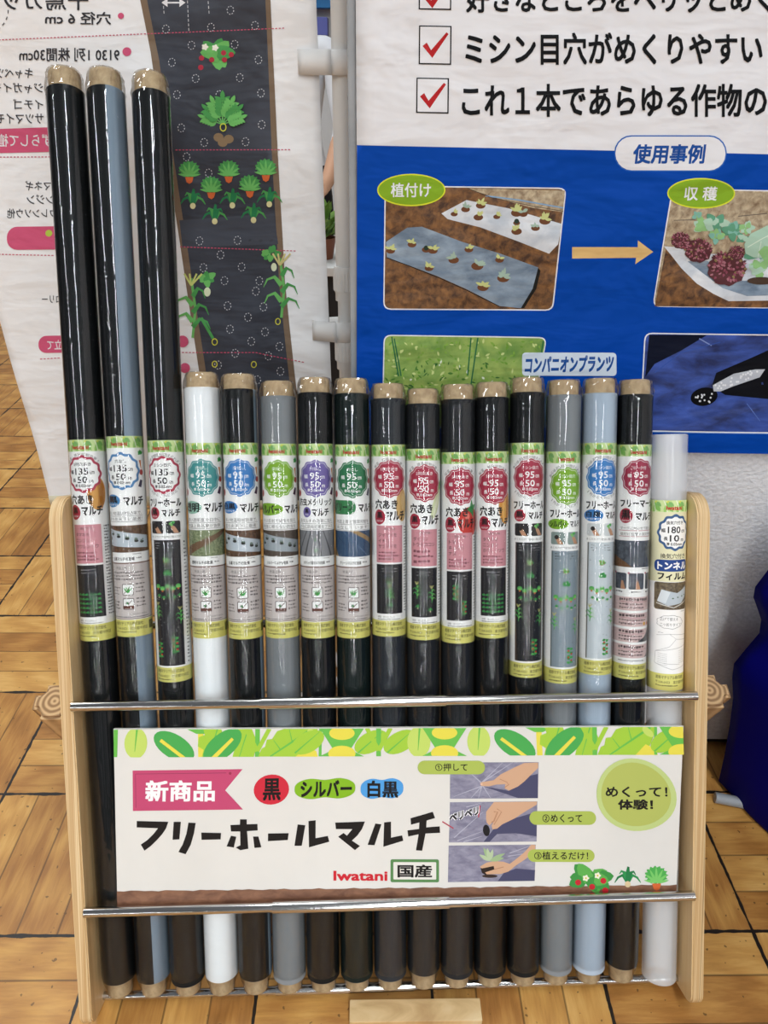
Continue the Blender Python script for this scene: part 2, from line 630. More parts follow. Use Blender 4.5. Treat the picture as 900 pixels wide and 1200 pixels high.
# ------------------------------------------------------------------ materials
def mat_parquet():
    m, nt, p = new_mat('oak_parquet')
    geo = N(nt, 'ShaderNodeNewGeometry')
    mp = N(nt, 'ShaderNodeMapping', vector_type='TEXTURE')
    mp.inputs['Location'].default_value = (-0.1972, 0.6716, 0)
    mp.inputs['Rotation'].default_value = (0, 0, math.radians(1.25))
    mp.inputs['Scale'].default_value = (0.2861, 0.2861, 1)
    nt.links.new(geo.outputs['Position'], mp.inputs['Vector'])
    sp = N(nt, 'ShaderNodeSeparateXYZ')
    nt.links.new(mp.outputs['Vector'], sp.inputs[0])
    x, y = sp.outputs[0], sp.outputs[1]
    ix, iy = M(nt, 'FLOOR', x), M(nt, 'FLOOR', y)
    fx, fy = M(nt, 'FRACT', x), M(nt, 'FRACT', y)
    odd = M(nt, 'PINGPONG', M(nt, 'ADD', ix, iy), 1.0)           # 0: strips run away from us, 1: across
    def mix(a, b):                                                # a when odd = 0
        return M(nt, 'ADD', a, M(nt, 'MULTIPLY', odd, M(nt, 'SUBTRACT', b, a)))
    across, along = mix(fx, fy), mix(fy, fx)
    nst = 4.0
    st = M(nt, 'MULTIPLY', across, nst)
    sid = M(nt, 'FLOOR', st)
    cell = N(nt, 'ShaderNodeCombineXYZ')
    nt.links.new(M(nt, 'ADD', M(nt, 'MULTIPLY', ix, 7.31), sid), cell.inputs[0])
    nt.links.new(M(nt, 'ADD', M(nt, 'MULTIPLY', iy, 5.17), 0.5), cell.inputs[1])
    wn = N(nt, 'ShaderNodeTexWhiteNoise', noise_dimensions='2D')
    nt.links.new(cell.outputs[0], wn.inputs['Vector'])
    rnd = wn.outputs['Value']
    gv = N(nt, 'ShaderNodeCombineXYZ')
    nt.links.new(M(nt, 'ADD', M(nt, 'MULTIPLY', across, 13.0), M(nt, 'MULTIPLY', rnd, 37.0)), gv.inputs[0])
    nt.links.new(M(nt, 'ADD', M(nt, 'MULTIPLY', along, 1.5), M(nt, 'MULTIPLY', rnd, 91.0)), gv.inputs[1])
    nt.links.new(M(nt, 'ADD', M(nt, 'MULTIPLY', ix, 3.3), M(nt, 'MULTIPLY', iy, 1.7)), gv.inputs[2])
    grain = noise_tex(nt, gv.outputs[0], 1.0, 5, 0.6, 1.1)
    fine = noise_tex(nt, gv.outputs[0], 6.0, 3, 0.6, 0.4)
    wave = N(nt, 'ShaderNodeTexWave', wave_type='RINGS')
    wave.inputs['Scale'].default_value = 0.55
    wave.inputs['Distortion'].default_value = 5.0
    wave.inputs['Detail'].default_value = 2.0
    nt.links.new(gv.outputs[0], wave.inputs['Vector'])
    tone = M(nt, 'ADD', M(nt, 'ADD', M(nt, 'MULTIPLY', rnd, 0.27), 0.07), M(nt, 'ADD', M(nt, 'MULTIPLY', grain, 0.42), M(nt, 'ADD', M(nt, 'MULTIPLY', fine, 0.18), M(nt, 'MULTIPLY', wave.outputs['Fac'], 0.12))))
    wood = ramp(nt, tone, [(0.25, '#774a1d'), (0.48, '#ab7538'), (0.68, '#cb974f'), (0.9, '#e6b86f')])
    # gaps
    eb = M(nt, 'MINIMUM', M(nt, 'MINIMUM', fx, M(nt, 'SUBTRACT', 1.0, fx)), M(nt, 'MINIMUM', fy, M(nt, 'SUBTRACT', 1.0, fy)))
    gn = noise_tex(nt, mp.outputs['Vector'], 5.0, 3)
    wide = M(nt, 'MULTIPLY', M(nt, 'POWER', gn, 2.0), 0.04)
    big = M(nt, 'LESS_THAN', eb, wide)
    fs = M(nt, 'FRACT', st)
    es = M(nt, 'MINIMUM', fs, M(nt, 'SUBTRACT', 1.0, fs))
    small = M(nt, 'MULTIPLY', M(nt, 'LESS_THAN', es, 0.022), 0.55)
    kn = noise_tex(nt, mp.outputs['Vector'], 26.0, 1, 0.4)
    nick = M(nt, 'MULTIPLY', M(nt, 'GREATER_THAN', kn, 0.735), 0.6)
    gap = M(nt, 'MAXIMUM', M(nt, 'MAXIMUM', big, small), nick)
    mx = N(nt, 'ShaderNodeMix', data_type='RGBA')
    nt.links.new(gap, mx.inputs['Factor'])
    nt.links.new(wood, mx.inputs['A'])
    mx.inputs['B'].default_value = lin('#1d140c')
    nt.links.new(mx.outputs['Result'], p.inputs['Base Color'])
    nt.links.new(M(nt, 'ADD', M(nt, 'MULTIPLY', fine, 0.2), 0.32), p.inputs['Roughness'])
    hgt = M(nt, 'SUBTRACT', M(nt, 'MULTIPLY', fine, 0.15), gap)
    bump_to(nt, p, hgt, 0.35, 0.002)
    return m


def mat_pine(name, edge=False):
    m, nt, p = new_mat(name)
    if edge:
        v = obj_vec(nt, (230, 4, 0.8))
        f = noise_tex(nt, v, 1.0, 3, 0.5, 0.5)
        col = ramp(nt, f, [(0.3, '#a07a4c'), (0.43, '#dcc092'), (0.54, '#c39a66'), (0.66, '#eed6aa')])
    else:
        v = obj_vec(nt, (6, 16, 1.1))
        f = noise_tex(nt, v, 1.3, 5, 0.55, 1.2)
        col = ramp(nt, f, [(0.28, '#b28a58'), (0.5, '#d8b784'), (0.72, '#e8cfa2')])
    nt.links.new(col, p.inputs['Base Color'])
    p.inputs['Roughness'].default_value = 0.5
    bump_to(nt, p, f, 0.12, 0.003)
    return m


def mat_endgrain():
    m, nt, p = new_mat('post_grain')
    w = N(nt, 'ShaderNodeTexWave', wave_type='RINGS', rings_direction='Z')
    w.inputs['Scale'].default_value = 38
    w.inputs['Distortion'].default_value = 1.6
    nt.links.new(obj_vec(nt), w.inputs['Vector'])
    col = ramp(nt, w.outputs['Fac'], [(0.1, '#8e6c47'), (0.6, '#b99468'), (0.95, '#cdaa7c')])
    nt.links.new(col, p.inputs['Base Color'])
    p.inputs['Roughness'].default_value = 0.6
    return m


def mat_steel():
    m, nt, p = new_mat('brushed_steel')
    p.inputs['Base Color'].default_value = (0.56, 0.55, 0.54, 1)
    p.inputs['Metallic'].default_value = 1.0
    p.inputs['Roughness'].default_value = 0.14
    v = obj_vec(nt, (0.4, 60, 60))
    bump_to(nt, p, noise_tex(nt, v, 3.0, 2), 0.05, 0.001)
    return m


def mat_film(name, c, rough=0.28, ring=False, spec=0.12, vary=0.18):
    m, nt, p = new_mat(name)
    v = obj_vec(nt, (60, 60, 140) if ring else (55, 55, 1.2))
    f = noise_tex(nt, v, 1.0, 3, 0.6, 0.2)
    base = lin(c)
    dark = tuple(x * (1 - vary) for x in base[:3]) + (1,)
    mx = N(nt, 'ShaderNodeMix', data_type='RGBA')
    nt.links.new(f, mx.inputs['Factor'])
    mx.inputs['A'].default_value = dark
    mx.inputs['B'].default_value = base
    nt.links.new(mx.outputs['Result'], p.inputs['Base Color'])
    p.inputs['Roughness'].default_value = rough
    p.inputs['Specular IOR Level'].default_value = spec
    bump_to(nt, p, f, 0.12, 0.0015)
    return m


def mat_wrapper():
    """clear crinkled shrink wrap: see-through with mirror-like glints"""
    m = bpy.data.materials.new('clear_wrap')
    m.use_nodes = True
    nt = m.node_tree
    nt.nodes.clear()
    out = N(nt, 'ShaderNodeOutputMaterial')
    tr = N(nt, 'ShaderNodeBsdfTransparent')
    tr.inputs['Color'].default_value = (0.97, 0.98, 0.98, 1)
    gl = N(nt, 'ShaderNodeBsdfGlossy')
    gl.inputs['Roughness'].default_value = 0.02
    oi = N(nt, 'ShaderNodeObjectInfo')
    def shifted(v):
        q = N(nt, 'ShaderNodeVectorMath', operation='ADD')
        nt.links.new(v, q.inputs[0])
        cb = N(nt, 'ShaderNodeCombineXYZ')
        for i in range(3):
            nt.links.new(M(nt, 'MULTIPLY', oi.outputs['Random'], 40.0 + 17 * i), cb.inputs[i])
        nt.links.new(cb.outputs[0], q.inputs[1])
        return q.outputs[0]
    a = noise_tex(nt, shifted(obj_vec(nt, (34, 34, 5))), 1.0, 2, 0.5, 0.3)
    v2 = shifted(obj_vec(nt, (1, 1, 0.4), (0.3, 0.2, 0)))
    cr = M(nt, 'ABSOLUTE', M(nt, 'SUBTRACT', noise_tex(nt, v2, 34, 1, 0.5, 0.6), 0.5))
    crease = M(nt, 'MAXIMUM', M(nt, 'SUBTRACT', 0.03, cr), 0.0)
    hsum = M(nt, 'ADD', M(nt, 'MULTIPLY', a, 0.14), M(nt, 'MULTIPLY', crease, 5.0))
    bp = N(nt, 'ShaderNodeBump')
    bp.inputs['Strength'].default_value = 0.16
    bp.inputs['Distance'].default_value = 0.003
    nt.links.new(hsum, bp.inputs['Height'])
    nt.links.new(bp.outputs['Normal'], gl.inputs['Normal'])
    fr = N(nt, 'ShaderNodeFresnel')
    fr.inputs['IOR'].default_value = 1.5
    nt.links.new(bp.outputs['Normal'], fr.inputs['Normal'])
    fac = M(nt, 'MINIMUM', M(nt, 'ADD', M(nt, 'MULTIPLY', fr.outputs[0], 1.1), 0.004), 0.65)
    mx = N(nt, 'ShaderNodeMixShader')
    nt.links.new(fac, mx.inputs[0])
    nt.links.new(tr.outputs[0], mx.inputs[1])
    nt.links.new(gl.outputs[0], mx.inputs[2])
    nt.links.new(mx.outputs[0], out.inputs[0])
    return m


def mat_frosted():
    m, nt, p = new_mat('frosted_film')
    p.inputs['Base Color'].default_value = (0.84, 0.86, 0.88, 1)
    p.inputs['Roughness'].default_value = 0.13
    p.inputs['Alpha'].default_value = 0.4
    v = obj_vec(nt, (60, 60, 1.5))
    bump_to(nt, p, noise_tex(nt, v, 1.0, 3), 0.3, 0.002)
    return m


MAT = dict(
    floor=mat_parquet(), pine=mat_pine('pine_board'), ply=mat_pine('plywood_edge', True), endgrain=mat_endgrain(), steel=mat_steel(),
    wrap=mat_wrapper(), frosted=mat_frosted(),
    kraft=two_tone('kraft_core', '#a98e6c', '#cdb48e', 60, 0.7, bump=0.2),
    black=mat_film('black_film', '#1c1e20', 0.3), charcoal=mat_film('charcoal_film', '#2b2d30', 0.3),
    darkgreen=mat_film('dark_green_film', '#1a2524', 0.3), slate=mat_film('slate_film', '#34383d', 0.28),
    silver=mat_film('silver_film', '#8d9296', 0.3), bluewhite=mat_film('pale_blue_film', '#b9c8d8', 0.35),
    bluegrey=mat_film('blue_grey_film', '#8fa0b0', 0.35), milky=mat_film('milky_film', '#f6f9fb', 0.3, ring=True, vary=0.06),
    white=two_tone('white_plastic', '#dcdcda', '#e6e6e4', 8, 0.4),
    plaster=None, dark=two_tone('dark_gap', '#15120f', '#221d18', 20, 0.8),
    grey_metal=two_tone('grey_trim', '#8f9499', '#a4a8ac', 10, 0.4),
)
m, nt, p = new_mat('embossed_wallcovering')
nz = noise_tex(nt, obj_vec(nt, (1, 1, 1.2)), 120, 2, 0.45, 0.2)
nt.links.new(ramp(nt, nz, [(0.3, '#d6d6d8'), (0.7, '#e6e6e8')]), p.inputs['Base Color'])
p.inputs['Roughness'].default_value = 0.75
bump_to(nt, p, nz, 0.6, 0.004)
MAT['plaster'] = m

# ------------------------------------------------------------------ the setting
bm = bmesh.new()
bmesh.ops.create_grid(bm, x_segments=1, y_segments=1, size=1)
for v in bm.verts:
    v.co.x *= 8
    v.co.y = v.co.y * 7.5 - 0.5
struct(bm_obj('floor', bm, MAT['floor']))

WALL_Y = 1.10
bm = bmesh.new()
box(bm, (-0.044, WALL_Y, 0.022), (1.79, WALL_Y + 0.05, 2.4))
struct(bm_obj('wall_back', bm, MAT['plaster']))
bm = bmesh.new()
box(bm, (-0.03, WALL_Y + 0.012, 0.0), (1.74, WALL_Y + 0.04, 0.022))  # strip coloured dark to stand in for shade in the gap below the wall
struct(bm_obj('wall_gap_shade', bm, MAT['dark']))
bm = bmesh.new()
box(bm, (-0.057, WALL_Y - 0.006, 0.0), (-0.044, WALL_Y + 0.056, 2.4), 0.003)
struct(bm_obj('trim_1', bm, MAT['grey_metal']))

bm = bmesh.new()
box(bm, (1.74, -1.5, 0.0), (1.79, WALL_Y, 3.0))  # unseen wall, added to block lamps and darken the floor at the right
struct(bm_obj('unseen_shade_wall', bm, MAT['plaster']))

# far side of the hall, seen through the slit between the banners
bm = bmesh.new()
box(bm, (-3.5, 5.2, 0.0), (3.0, 5.28, 3.2))
struct(bm_obj('wall_far', bm, two_tone('far_wall_paint', '#b9bbbd', '#c6c8ca', 2, 0.7)))

# ------------------------------------------------------------------ display rack
RACK_O = Vector((0.0322, 0.5277, 0.0401))
LEAN, YAW = math.radians(26.69), math.radians(2.4935)
SHEAR = -0.0194
RACK_ROT = (-LEAN, 0, YAW)
W2 = 0.4605
rack = empty('display_rack', 'pale pine display rack with steel rails holding the upright film rolls', 'display rack', RACK_O, RACK_ROT)


def panel_profile(d, h, r, n=8):
    pts = []
    for cx, cz, a0, rr in ((d - r, r, -90, r), (d - r, h - r, 0, r), (r * 0.9, h - r * 0.9, 90, r * 0.9), (0.02, 0.02, 180, 0.02)):
        for k in range(n + 1):
            a = math.radians(a0 + 90 * k / n)
            pts.append((cx + rr * math.cos(a), cz + rr * math.sin(a)))
    return pts


def side_panel(t0, t1):
    bm = bmesh.new()
    prof = panel_profile(0.118, 0.805, 0.04)
    A = [bm.verts.new((t0 + SHEAR * z, y, z)) for y, z in prof]
    Bv = [bm.verts.new((t1 + SHEAR * z, y, z)) for y, z in prof]
    n = len(prof)
    sides = []
    for i in range(n):
        j = (i + 1) % n
        f = bm.faces.new((A[j], A[i], Bv[i], Bv[j]))
        f.material_index = 1
        sides.append(f)
    f1, f2 = bm.faces.new(A), bm.faces.new(Bv[::-1])
    bmesh.ops.recalc_face_normals(bm, faces=bm.faces[:])
    es = [e for f in (f1, f2) for e in f.edges]
    bmesh.ops.bevel(bm, geom=es, offset=0.0018, segments=2, affect='EDGES')
    return bm_obj('side_panel', bm, [MAT['pine'], MAT['ply']], rack, angle=40)


WL = 0.4615
pl = side_panel(-WL - 0.0185, -WL)
pr = side_panel(W2, W2 + 0.019)
for pan, tx, nz_ in ((pr, W2 - 0.0006, 0.075),):
    bm = bmesh.new()
    tube(bm, (tx + SHEAR * 0.5, nz_, 0.50), (tx + SHEAR * 0.5 + 0.004, nz_, 0.50), 0.006, 16)
    bm_obj('screw', bm, MAT['dark'], pan)['label'] = 'dark recessed screw head'


def rail(s, n, x0, x1, j0, j1, r_end=0.0072, r_mid=0.0088, tilt=0.0):
    bm = bmesh.new()
    o = SHEAR * s
    z = lambda x: s + tilt * x
    tube(bm, (x0 + o, n, z(x0)), (x1 + o, n, z(x1)), r_end, 28)
    r = bm_obj('rail', bm, MAT['steel'], rack, angle=40)
    bm = bmesh.new()
    tube(bm, (j0 + o, n, z(j0)), (j1 + o, n, z(j1)), r_mid, 28)
    bm_obj('sleeve', bm, MAT['steel'], r, angle=40)


rail(0.5007, 0.0, -WL - 0.001, W2 + 0.001, -0.19, 0.083)
rail(0.1856, 0.0, -WL - 0.001, W2 + 0.001, -0.183, 0.083)
rail(0.0115, 0.052, -WL, W2, -0.19, 0.03, 0.0062, 0.0074)
rail(0.60, 0.0815, -WL, W2, -0.19, 0.083, 0.0062, 0.0074)

# rear legs of the rack: square posts bolted outside the panels, running back and down to the floor
LEGA = 0.42
for t0, t1 in ((-WL - 0.0185 - 0.066, -WL - 0.0187), (W2 + 0.0192, W2 + 0.019 + 0.066)):
    o = SHEAR * 0.5
    L = (0.0401 + 0.488 * math.cos(LEAN) - 0.06 * math.sin(LEAN)) / math.cos(LEGA) - 0.014
    bm = bmesh.new()
    box(bm, (-(t1 - t0) / 2, -0.027, -L), ((t1 - t0) / 2, 0.027, 0.0))
    es = [e for e in bm.edges if abs(e.verts[0].co.z - e.verts[1].co.z) > 0.1]
    bmesh.ops.bevel(bm, geom=es, offset=0.016, segments=3, affect='EDGES')
    bmesh.ops.bevel(bm, geom=[e for e in bm.edges if e.verts[0].co.z > -0.001 and e.verts[1].co.z > -0.001], offset=0.004, segments=2, affect='EDGES')
    lg = bm_obj('rear_leg', bm, MAT['endgrain'], rack, angle=40)
    lg.location = ((t0 + t1) / 2 + o, 0.06, 0.488)
    lg.rotation_euler = (LEAN + LEGA, 0, 0)

# ------------------------------------------------------------------ film roll labels
GREENS = ('#9ccb6e', '#86bd62', '#c7dd92', '#7fb468', '#d3e08a')
HEAD_BG = ink('#cfe3a2')
RED = ink('#c2292e')
BLK = ink('#1a1718')
GRY = ink('#5d5a5c')
WHT = ink('#f7f7f6')
PAPER = ink('#f8f8f7')
YEL = ink('#ded97e')
YTX = ink('#6f6b3c')
G1, G2, G3 = ink('#49aa54'), ink('#359049'), ink('#7cc76a')
PINKBOX = ink('#d79aa3')
SOIL = two_tone('printed_soil', '#4a3324', '#7a583c', 260, 0.6)
SLATE = two_tone('printed_slate', '#3f4650', '#5e6672', 160, 0.6)
CROPBED = two_tone('printed_crop', '#5f6f4c', '#a3ac86', 380, 0.6)
CHARTBLK = ink('#2b2a2d')
SKIN = ink('#c99a7a')


def hx(c):
    return ink(c)


def header(P):
    P.rect(-64, 0, 64, 13.5, HEAD_BG)
    P.clip = (-64, 0, 64, 13.5)
    for k in range(-4, 5):
        x = k * 14
        P.leaf(x - 3, 13, 13, 6, -2.2, ink(GREENS[1]))
        P.leaf(x + 1, 14, 15, 6.5, -1.0, ink(GREENS[0]))
        P.disc(x + 6.5, 4, 3.1, ink('#d9d95a'), 3.6, n=14)
        P.leaf(x + 9, 0, 9, 5, 1.9, ink(GREENS[2]))
        P.line([(x + 5, 14), (x + 3.4, 6), (x + 0.5, 0)], 0.9, ink('#f2f6e2'))
        P.leaf(x - 8, 2, 8, 4.5, 0.7, ink(GREENS[3]))
    P.clip = None
    P.text('Iwatani', -10.5, 6.2, 8.5, 11.2, RED, 0.03)


def badge(P, cy, col, title, big, second, thin, outline=False, r=21.0):
    if outline:
        P.disc(0.5, cy, r, ink(col), n=72, wob=0.045, k=12)
        P.disc(0.5, cy, r - 3.0, WHT, n=72, wob=0.05, k=12)
        t = BLK
    else:
        P.disc(0.5, cy, r, ink(col), n=72, wob=0.04, k=12)
        P.ring(0.5, cy, r - 1.6, r - 1.6, 0.5, WHT, n=72, wob=0.04)
        t = WHT
    w = 1.75 * len(title) + 1.2
    P.text(title, -w, cy - 13.4, w, cy - 9.2, t, 0.012)
    bw = 6.3 if len(big) == 2 else 8.3
    P.text('幅', -bw - 7.2, cy - 4.8, -bw - 2.6, cy - 0.2, t, 0.02)
    P.text(big, -bw, cy - 7, bw - 1.6, cy + 0.8, t, 0.014)
    P.text('cm', bw - 0.2, cy - 3.2, bw + 4.9, cy + 0.3, t, 0.012)
    P.text('長', -12.6, cy + 4.8, -8.2, cy + 9.3, t, 0.02)
    P.text(second, -6, cy + 2.8, 5.2, cy + 10.4, t, 0.014)
    P.text('m', 7.6, cy + 7, 11.4, cy + 10.2, t, 0.012)
    P.text('厚', -9.5, cy + 11.6, -6, cy + 15, t, 0.02)
    P.text(thin, -5, cy + 11.6, 9.5, cy + 15, t, 0.02)


def yellow_band(P, y0, y1, bar=False):
    P.rect(-64, y0, 64, y1, YEL)
    P.text('岩谷マテリアル株式会社', -19, y0 + 2, 16, y0 + 6.4, YTX, 0.02, 1)
    P.text('〒104-0053　東京都中央区', -19, y0 + 8, 22, y0 + 12, YTX, 0.008, 1)
    P.micro(-19, y0 + 13.2, 8, y0 + 16, 1, YTX)
    if bar:
        for k in range(9):
            P.rect(24 + k * 0.9, y0 + 3, 24.45 + k * 0.9 + 0.2 * (k % 3), y0 + 13, BLK)


def micro_plants(P, x, y, kind, k=1.0):
    if kind == 'straw':
        P.bush(x, y, 5 * k, G1, G3, ink('#b93a3a'), seed=3)
    elif kind == 'leafy':
        P.bush(x, y, 5.5 * k, G1, G2, seed=5)
    elif kind == 'carrot':
        P.carrot_plant(x, y, 6 * k, G1, G3, ink('#d9713a'))
    elif kind == 'onion':
        P.onion_plant(x, y, 5 * k, G1, G2, ink('#e3d9b0'))
    elif kind == 'corn':
        P.corn(x, y, 6 * k, G1, G3, ink('#c9c27a'))
    elif kind == 'tomato':
        P.vine(x, y, 6 * k, G1, G2, ink('#c8372f'), seed=4)


def label_pierced(H, badgecol, outline, title, big, items, veg, chart):
    """labels of the pre-punched black films"""
    P = Print()
    P.rect(-64, 0, 64, H, PAPER)
    header(P)
    P.arc_text('保温・雑草抑制効果！', 0, 40, 23.2, -56, 56, 3.7, GRY, 0.0)
    if veg == 'onion':
        P.disc(15, 62, 11, ink('#c88b3c'), 19, n=24)
        P.disc(12, 64, 4, ink('#dba557'), 17, n=16)
        P.disc(20, 64, 3, ink('#b87a2e'), 16, n=16)
        P.poly([(13, 46), (17, 46), (18, 36), (15, 38), (12, 35)], ink('#c9a35c'))
    elif veg == 'potato':
        P.disc(17, 70, 9, ink('#d6b274'), 19, n=24)
        P.disc(19, 66, 4, ink('#e3c48b'), 10, n=16)
    elif veg == 'radish':
        P.disc(16, 62, 5, ink('#dfe6bd'), 20, n=24, rot=0.35)
        P.disc(16, 64, 2, ink('#eef0d6'), 15, n=16, rot=0.35)
        P.leaf(22, 48, 13, 6, -1.2, G3)
    elif veg == 'tomato':
        P.disc(13, 80, 16, ink('#cf3b30'), 17, n=28)
        P.disc(9, 74, 3.2, ink('#ea8273'), 4, n=14)
        P.poly([(8, 66), (13, 62), (15, 54), (18, 61), (25, 60), (20, 67), (19, 76), (14, 70)], G2)
    elif veg == 'bulb':
        P.disc(15, 64, 10, ink('#d99a3e'), 20, n=24)
        P.disc(13, 66, 3.4, ink('#e9b866'), 16, n=16)
        P.disc(19, 66, 2.6, ink('#bf7f2b'), 15, n=16)
    badge(P, 39.5, badgecol, title, big, '50', '0.02mm', outline)
    P.text('穴あき', -18, 63, 10, 74.5, BLK, 0.03)
    P.disc(-12, 83.5, 7, ink('#b32f46'), 8.8, wob=0.03, k=3)
    P.text('黒', -15.5, 77.5, -8, 85, BLK, 0.03)
    P.text('クロマルチ', -16.2, 86.8, -7.6, 89.2, WHT, 0.02, 1)
    P.text('マルチ', -3.5, 76.5, 20.5, 87.5, BLK, 0.035)
    k = H / 223.0
    P.rect(-16.5, 93 * k, 17, 136 * k, PINKBOX)
    P.text('・適用作物・', -9, 95.6 * k, 9, 98.4 * k, GRY, 0.0, 1)
    y = 101.5 * k
    for it in items:
        P.text(it, -13.5, y, -13.5 + 4.4 * len(it), y + 4.6, BLK, 0.0)
        y += 6.6 * k
    P.micro(-13.5, y + 1.5, 13, 134 * k, 3, ink('#8c5560'), 0.62, 0.3)
    P.rect(-16.5, 138 * k, 17, 196 * k, CHARTBLK)
    P.micro(-9, 142 * k, 12, 149 * k, 2, ink('#a8a8aa'), 0.4, 0.4)
    if chart == 'grid':
        for r in range(5):
            for c in range(6):
                micro_plants(P, -12.5 + c * 4.6, (171 + r * 5) * k, 'leafy', 0.42)
    elif chart == 'tall':
        micro_plants(P, 0, 172 * k, 'corn', 0.95)
        micro_plants(P, 1, 186 * k, 'leafy', 0.6)
        micro_plants(P, -1, 160 * k, 'leafy', 0.5)
    elif chart == 'cornradish':
        micro_plants(P, -9, 165 * k, 'corn', 0.95)
        micro_plants(P, 9, 170 * k, 'corn', 0.95)
        micro_plants(P, -8, 184 * k, 'onion', 0.8)
        micro_plants(P, 7, 188 * k, 'onion', 0.8)
    elif chart == 'tomato':
        micro_plants(P, -5, 163 * k, 'tomato', 0.95)
        micro_plants(P, 5, 181 * k, 'tomato', 0.9)
    P.text('材質：ポリエチレン', -15, 198.5 * k, 6, 201.3 * k, GRY, 0.0, 1)
    P.micro(-15, 201.8 * k, 20, 204 * k, 1, GRY)
    P.micro(20.5, 94 * k, 30, 196 * k, 30, GRY, 0.55, 0.5)
    yellow_band(P, 204 * k, H)
    return P


def veg_side(P):
    P.bush(24, 20, 4.6, G2, G1, seed=2)
    P.bush(-25, 20, 4.6, G2, G1, seed=8)
    P.line([(23, 28), (24.5, 38)], 3.2, ink('#cf7a3a'), 0.8)
    P.disc(24.5, 42, 3, ink('#b53a36'), 3.4, n=16)
    P.line([(24, 51), (21, 59)], 3.8, ink('#3f3550'), 4.6)
    P.disc(-23.5, 57, 3.4, ink('#b53a36'), 4, n=16)
    P.line([(-25, 28), (-26, 44)], 2.4, G2)


def label_plain(H, col, outline, big, name_fn, photo_fn, caption, lines):
    """labels of the films without holes"""
    P = Print()
    P.rect(-64, 0, 64, H, PAPER)
    header(P)
    veg_side(P)
    badge(P, 40, col, '穴なし', big, '50', '0.02mm', outline)
    name_fn(P)
    k = H / 228.0
    P.text(lines[0], -22, 86.5, 22, 91, GRY, 0.0)
    P.rect(-23, 91.9, 23, 92.3, GRY)
    P.text(lines[1], -22, 93.4, 22, 97.6, GRY, 0.0)
    P.rect(-23, 98.4, 23, 98.8, GRY)
    P.clip = (-64, 100.5 * k, 64, 131 * k)
    photo_fn(P, 100.5 * k, 131 * k)
    P.clip = None
    P.micro(8, 132.4 * k, 18, 134 * k, 1, GRY)
    P.text(caption, -17, 136.2 * k, 10, 140.4 * k, BLK, 0.02)
    P.micro(12, 136.6 * k, 19, 139.6 * k, 1, GRY)
    P.rect(-64, 142.6 * k, 64, 144 * k, ink('#7d6052'))
    P.rect(-64, 144 * k, 64, 207 * k, ink('#d3cbc9'))
    P.text('地温上昇', -13, 147 * k, 1, 150.5 * k, GRY, 0.0, 1)
    P.micro(-21, 152.5 * k, 22, 164 * k, 3, ink('#77706f'), 0.6, 0.12)
    for y0 in (167, 183.5):
        P.rrect(-6, y0 * k, 7, (y0 + 13) * k, 1.6, ink('#4c3330'))
        P.rrect(-5.3, (y0 + 0.7) * k, 6.3, (y0 + 12.3) * k, 1.2, WHT)
        if y0 == 167:
            for a in (-2.2, -1.8, -1.35, -0.95):
                P.leaf(0.5, (y0 + 10.5) * k, 8, 1.8, a, G1)
        else:
            P.rect(-5.3, (y0 + 8.5) * k, 6.3, (y0 + 12.0) * k, ink('#70463a'))
            P.bush(-0.5, (y0 + 5.5) * k, 2.6, ink('#8f9a92'), G2, seed=1)
        P.line([(-4.6, (y0 + 11.5) * k), (5.6, (y0 + 1.5) * k)], 0.7, ink('#5a2f2c'))
        P.micro(-21, (y0 + 3) * k, -8, (y0 + 14) * k, 3, ink('#77706f'), 0.55, 0.3)
        P.micro(9.5, (y0 - 1) * k, 22, (y0 + 12) * k, 3, ink('#77706f'), 0.55, 0.3)
    P.text('※穴はありません', 2, 200.5 * k, 22, 203 * k, GRY, 0.0, 1)
    P.micro(-22, 204.3 * k, 26, 206.6 * k, 1, GRY)
    P.rect(-64, 207 * k, 64, 207.8 * k, ink('#7d6052'))
    yellow_band(P, 208.5 * k, H, True)
    return P


def photo_bed(P, y0, y1, film, soil=None):
    h = y1 - y0
    P.rect(-64, y0, 64, y1, soil or SOIL)
    P.poly([(-40, y0 + 0.02 * h), (-20, y0 + 0.12 * h), (30, y0 + 0.42 * h), (30, y1 - 0.12 * h), (10, y1 - 0.18 * h), (-19, y0 + 0.75 * h), (-40, y0 + 0.6 * h)], film)
    for x, y in ((-16, 0.25), (-7, 0.34), (3, 0.42), (13, 0.52), (20, 0.56), (-21, 0.42)):
        P.disc(x, y0 + y * h + 2, 2.6, ink('#33322e'), 1.7, n=10)
        P.bush(x, y0 + y * h, 2.6, ink('#56705a'), ink('#6d7f78'), n=5, seed=int(x + 40))


def photo_crop(P, y0, y1):
    h = y1 - y0
    P.rect(-64, y0, 64, y1, CROPBED)
    P.poly([(-30, y1 - 0.25 * h), (30, y0 - 0.05 * h), (30, y0 + 0.1 * h), (-22, y1), (-34, y1)], ink('#7a5f48'))


def photo_furrow(P, y0, y1, base, lines):
    P.rect(-64, y0, 64, y1, base)
    for q in (-20, -11, 4, 15):
        P.line([(q * 0.55, y0), (q * 1.3, y1)], 1.2, lines, 2.4)
    P.bush(0, (y0 + y1) / 2 + 8, 2.6, G1, G3, n=6)
    P.bush(-1, (y0 + y1) / 2 - 4, 1.6, G1, G3, n=6)


def photo_field(P, y0, y1):
    h = y1 - y0
    P.rect(-64, y0, 64, y1, ink('#3d5878'))
    P.poly([(-4, y0), (6, y0), (28, y0 + 0.35 * h), (28, y0 + 0.55 * h)], ink('#a98d63'))
    P.poly([(-30, y0 + 0.5 * h), (-19, y1), (-30, y1)], ink('#a98d63'))
    P.line([(-12, y0), (20, y1)], 0.6, ink('#6f89a8'))
    P.line([(-24, y0 + 0.1 * h), (8, y1)], 0.6, ink('#2c4460'))


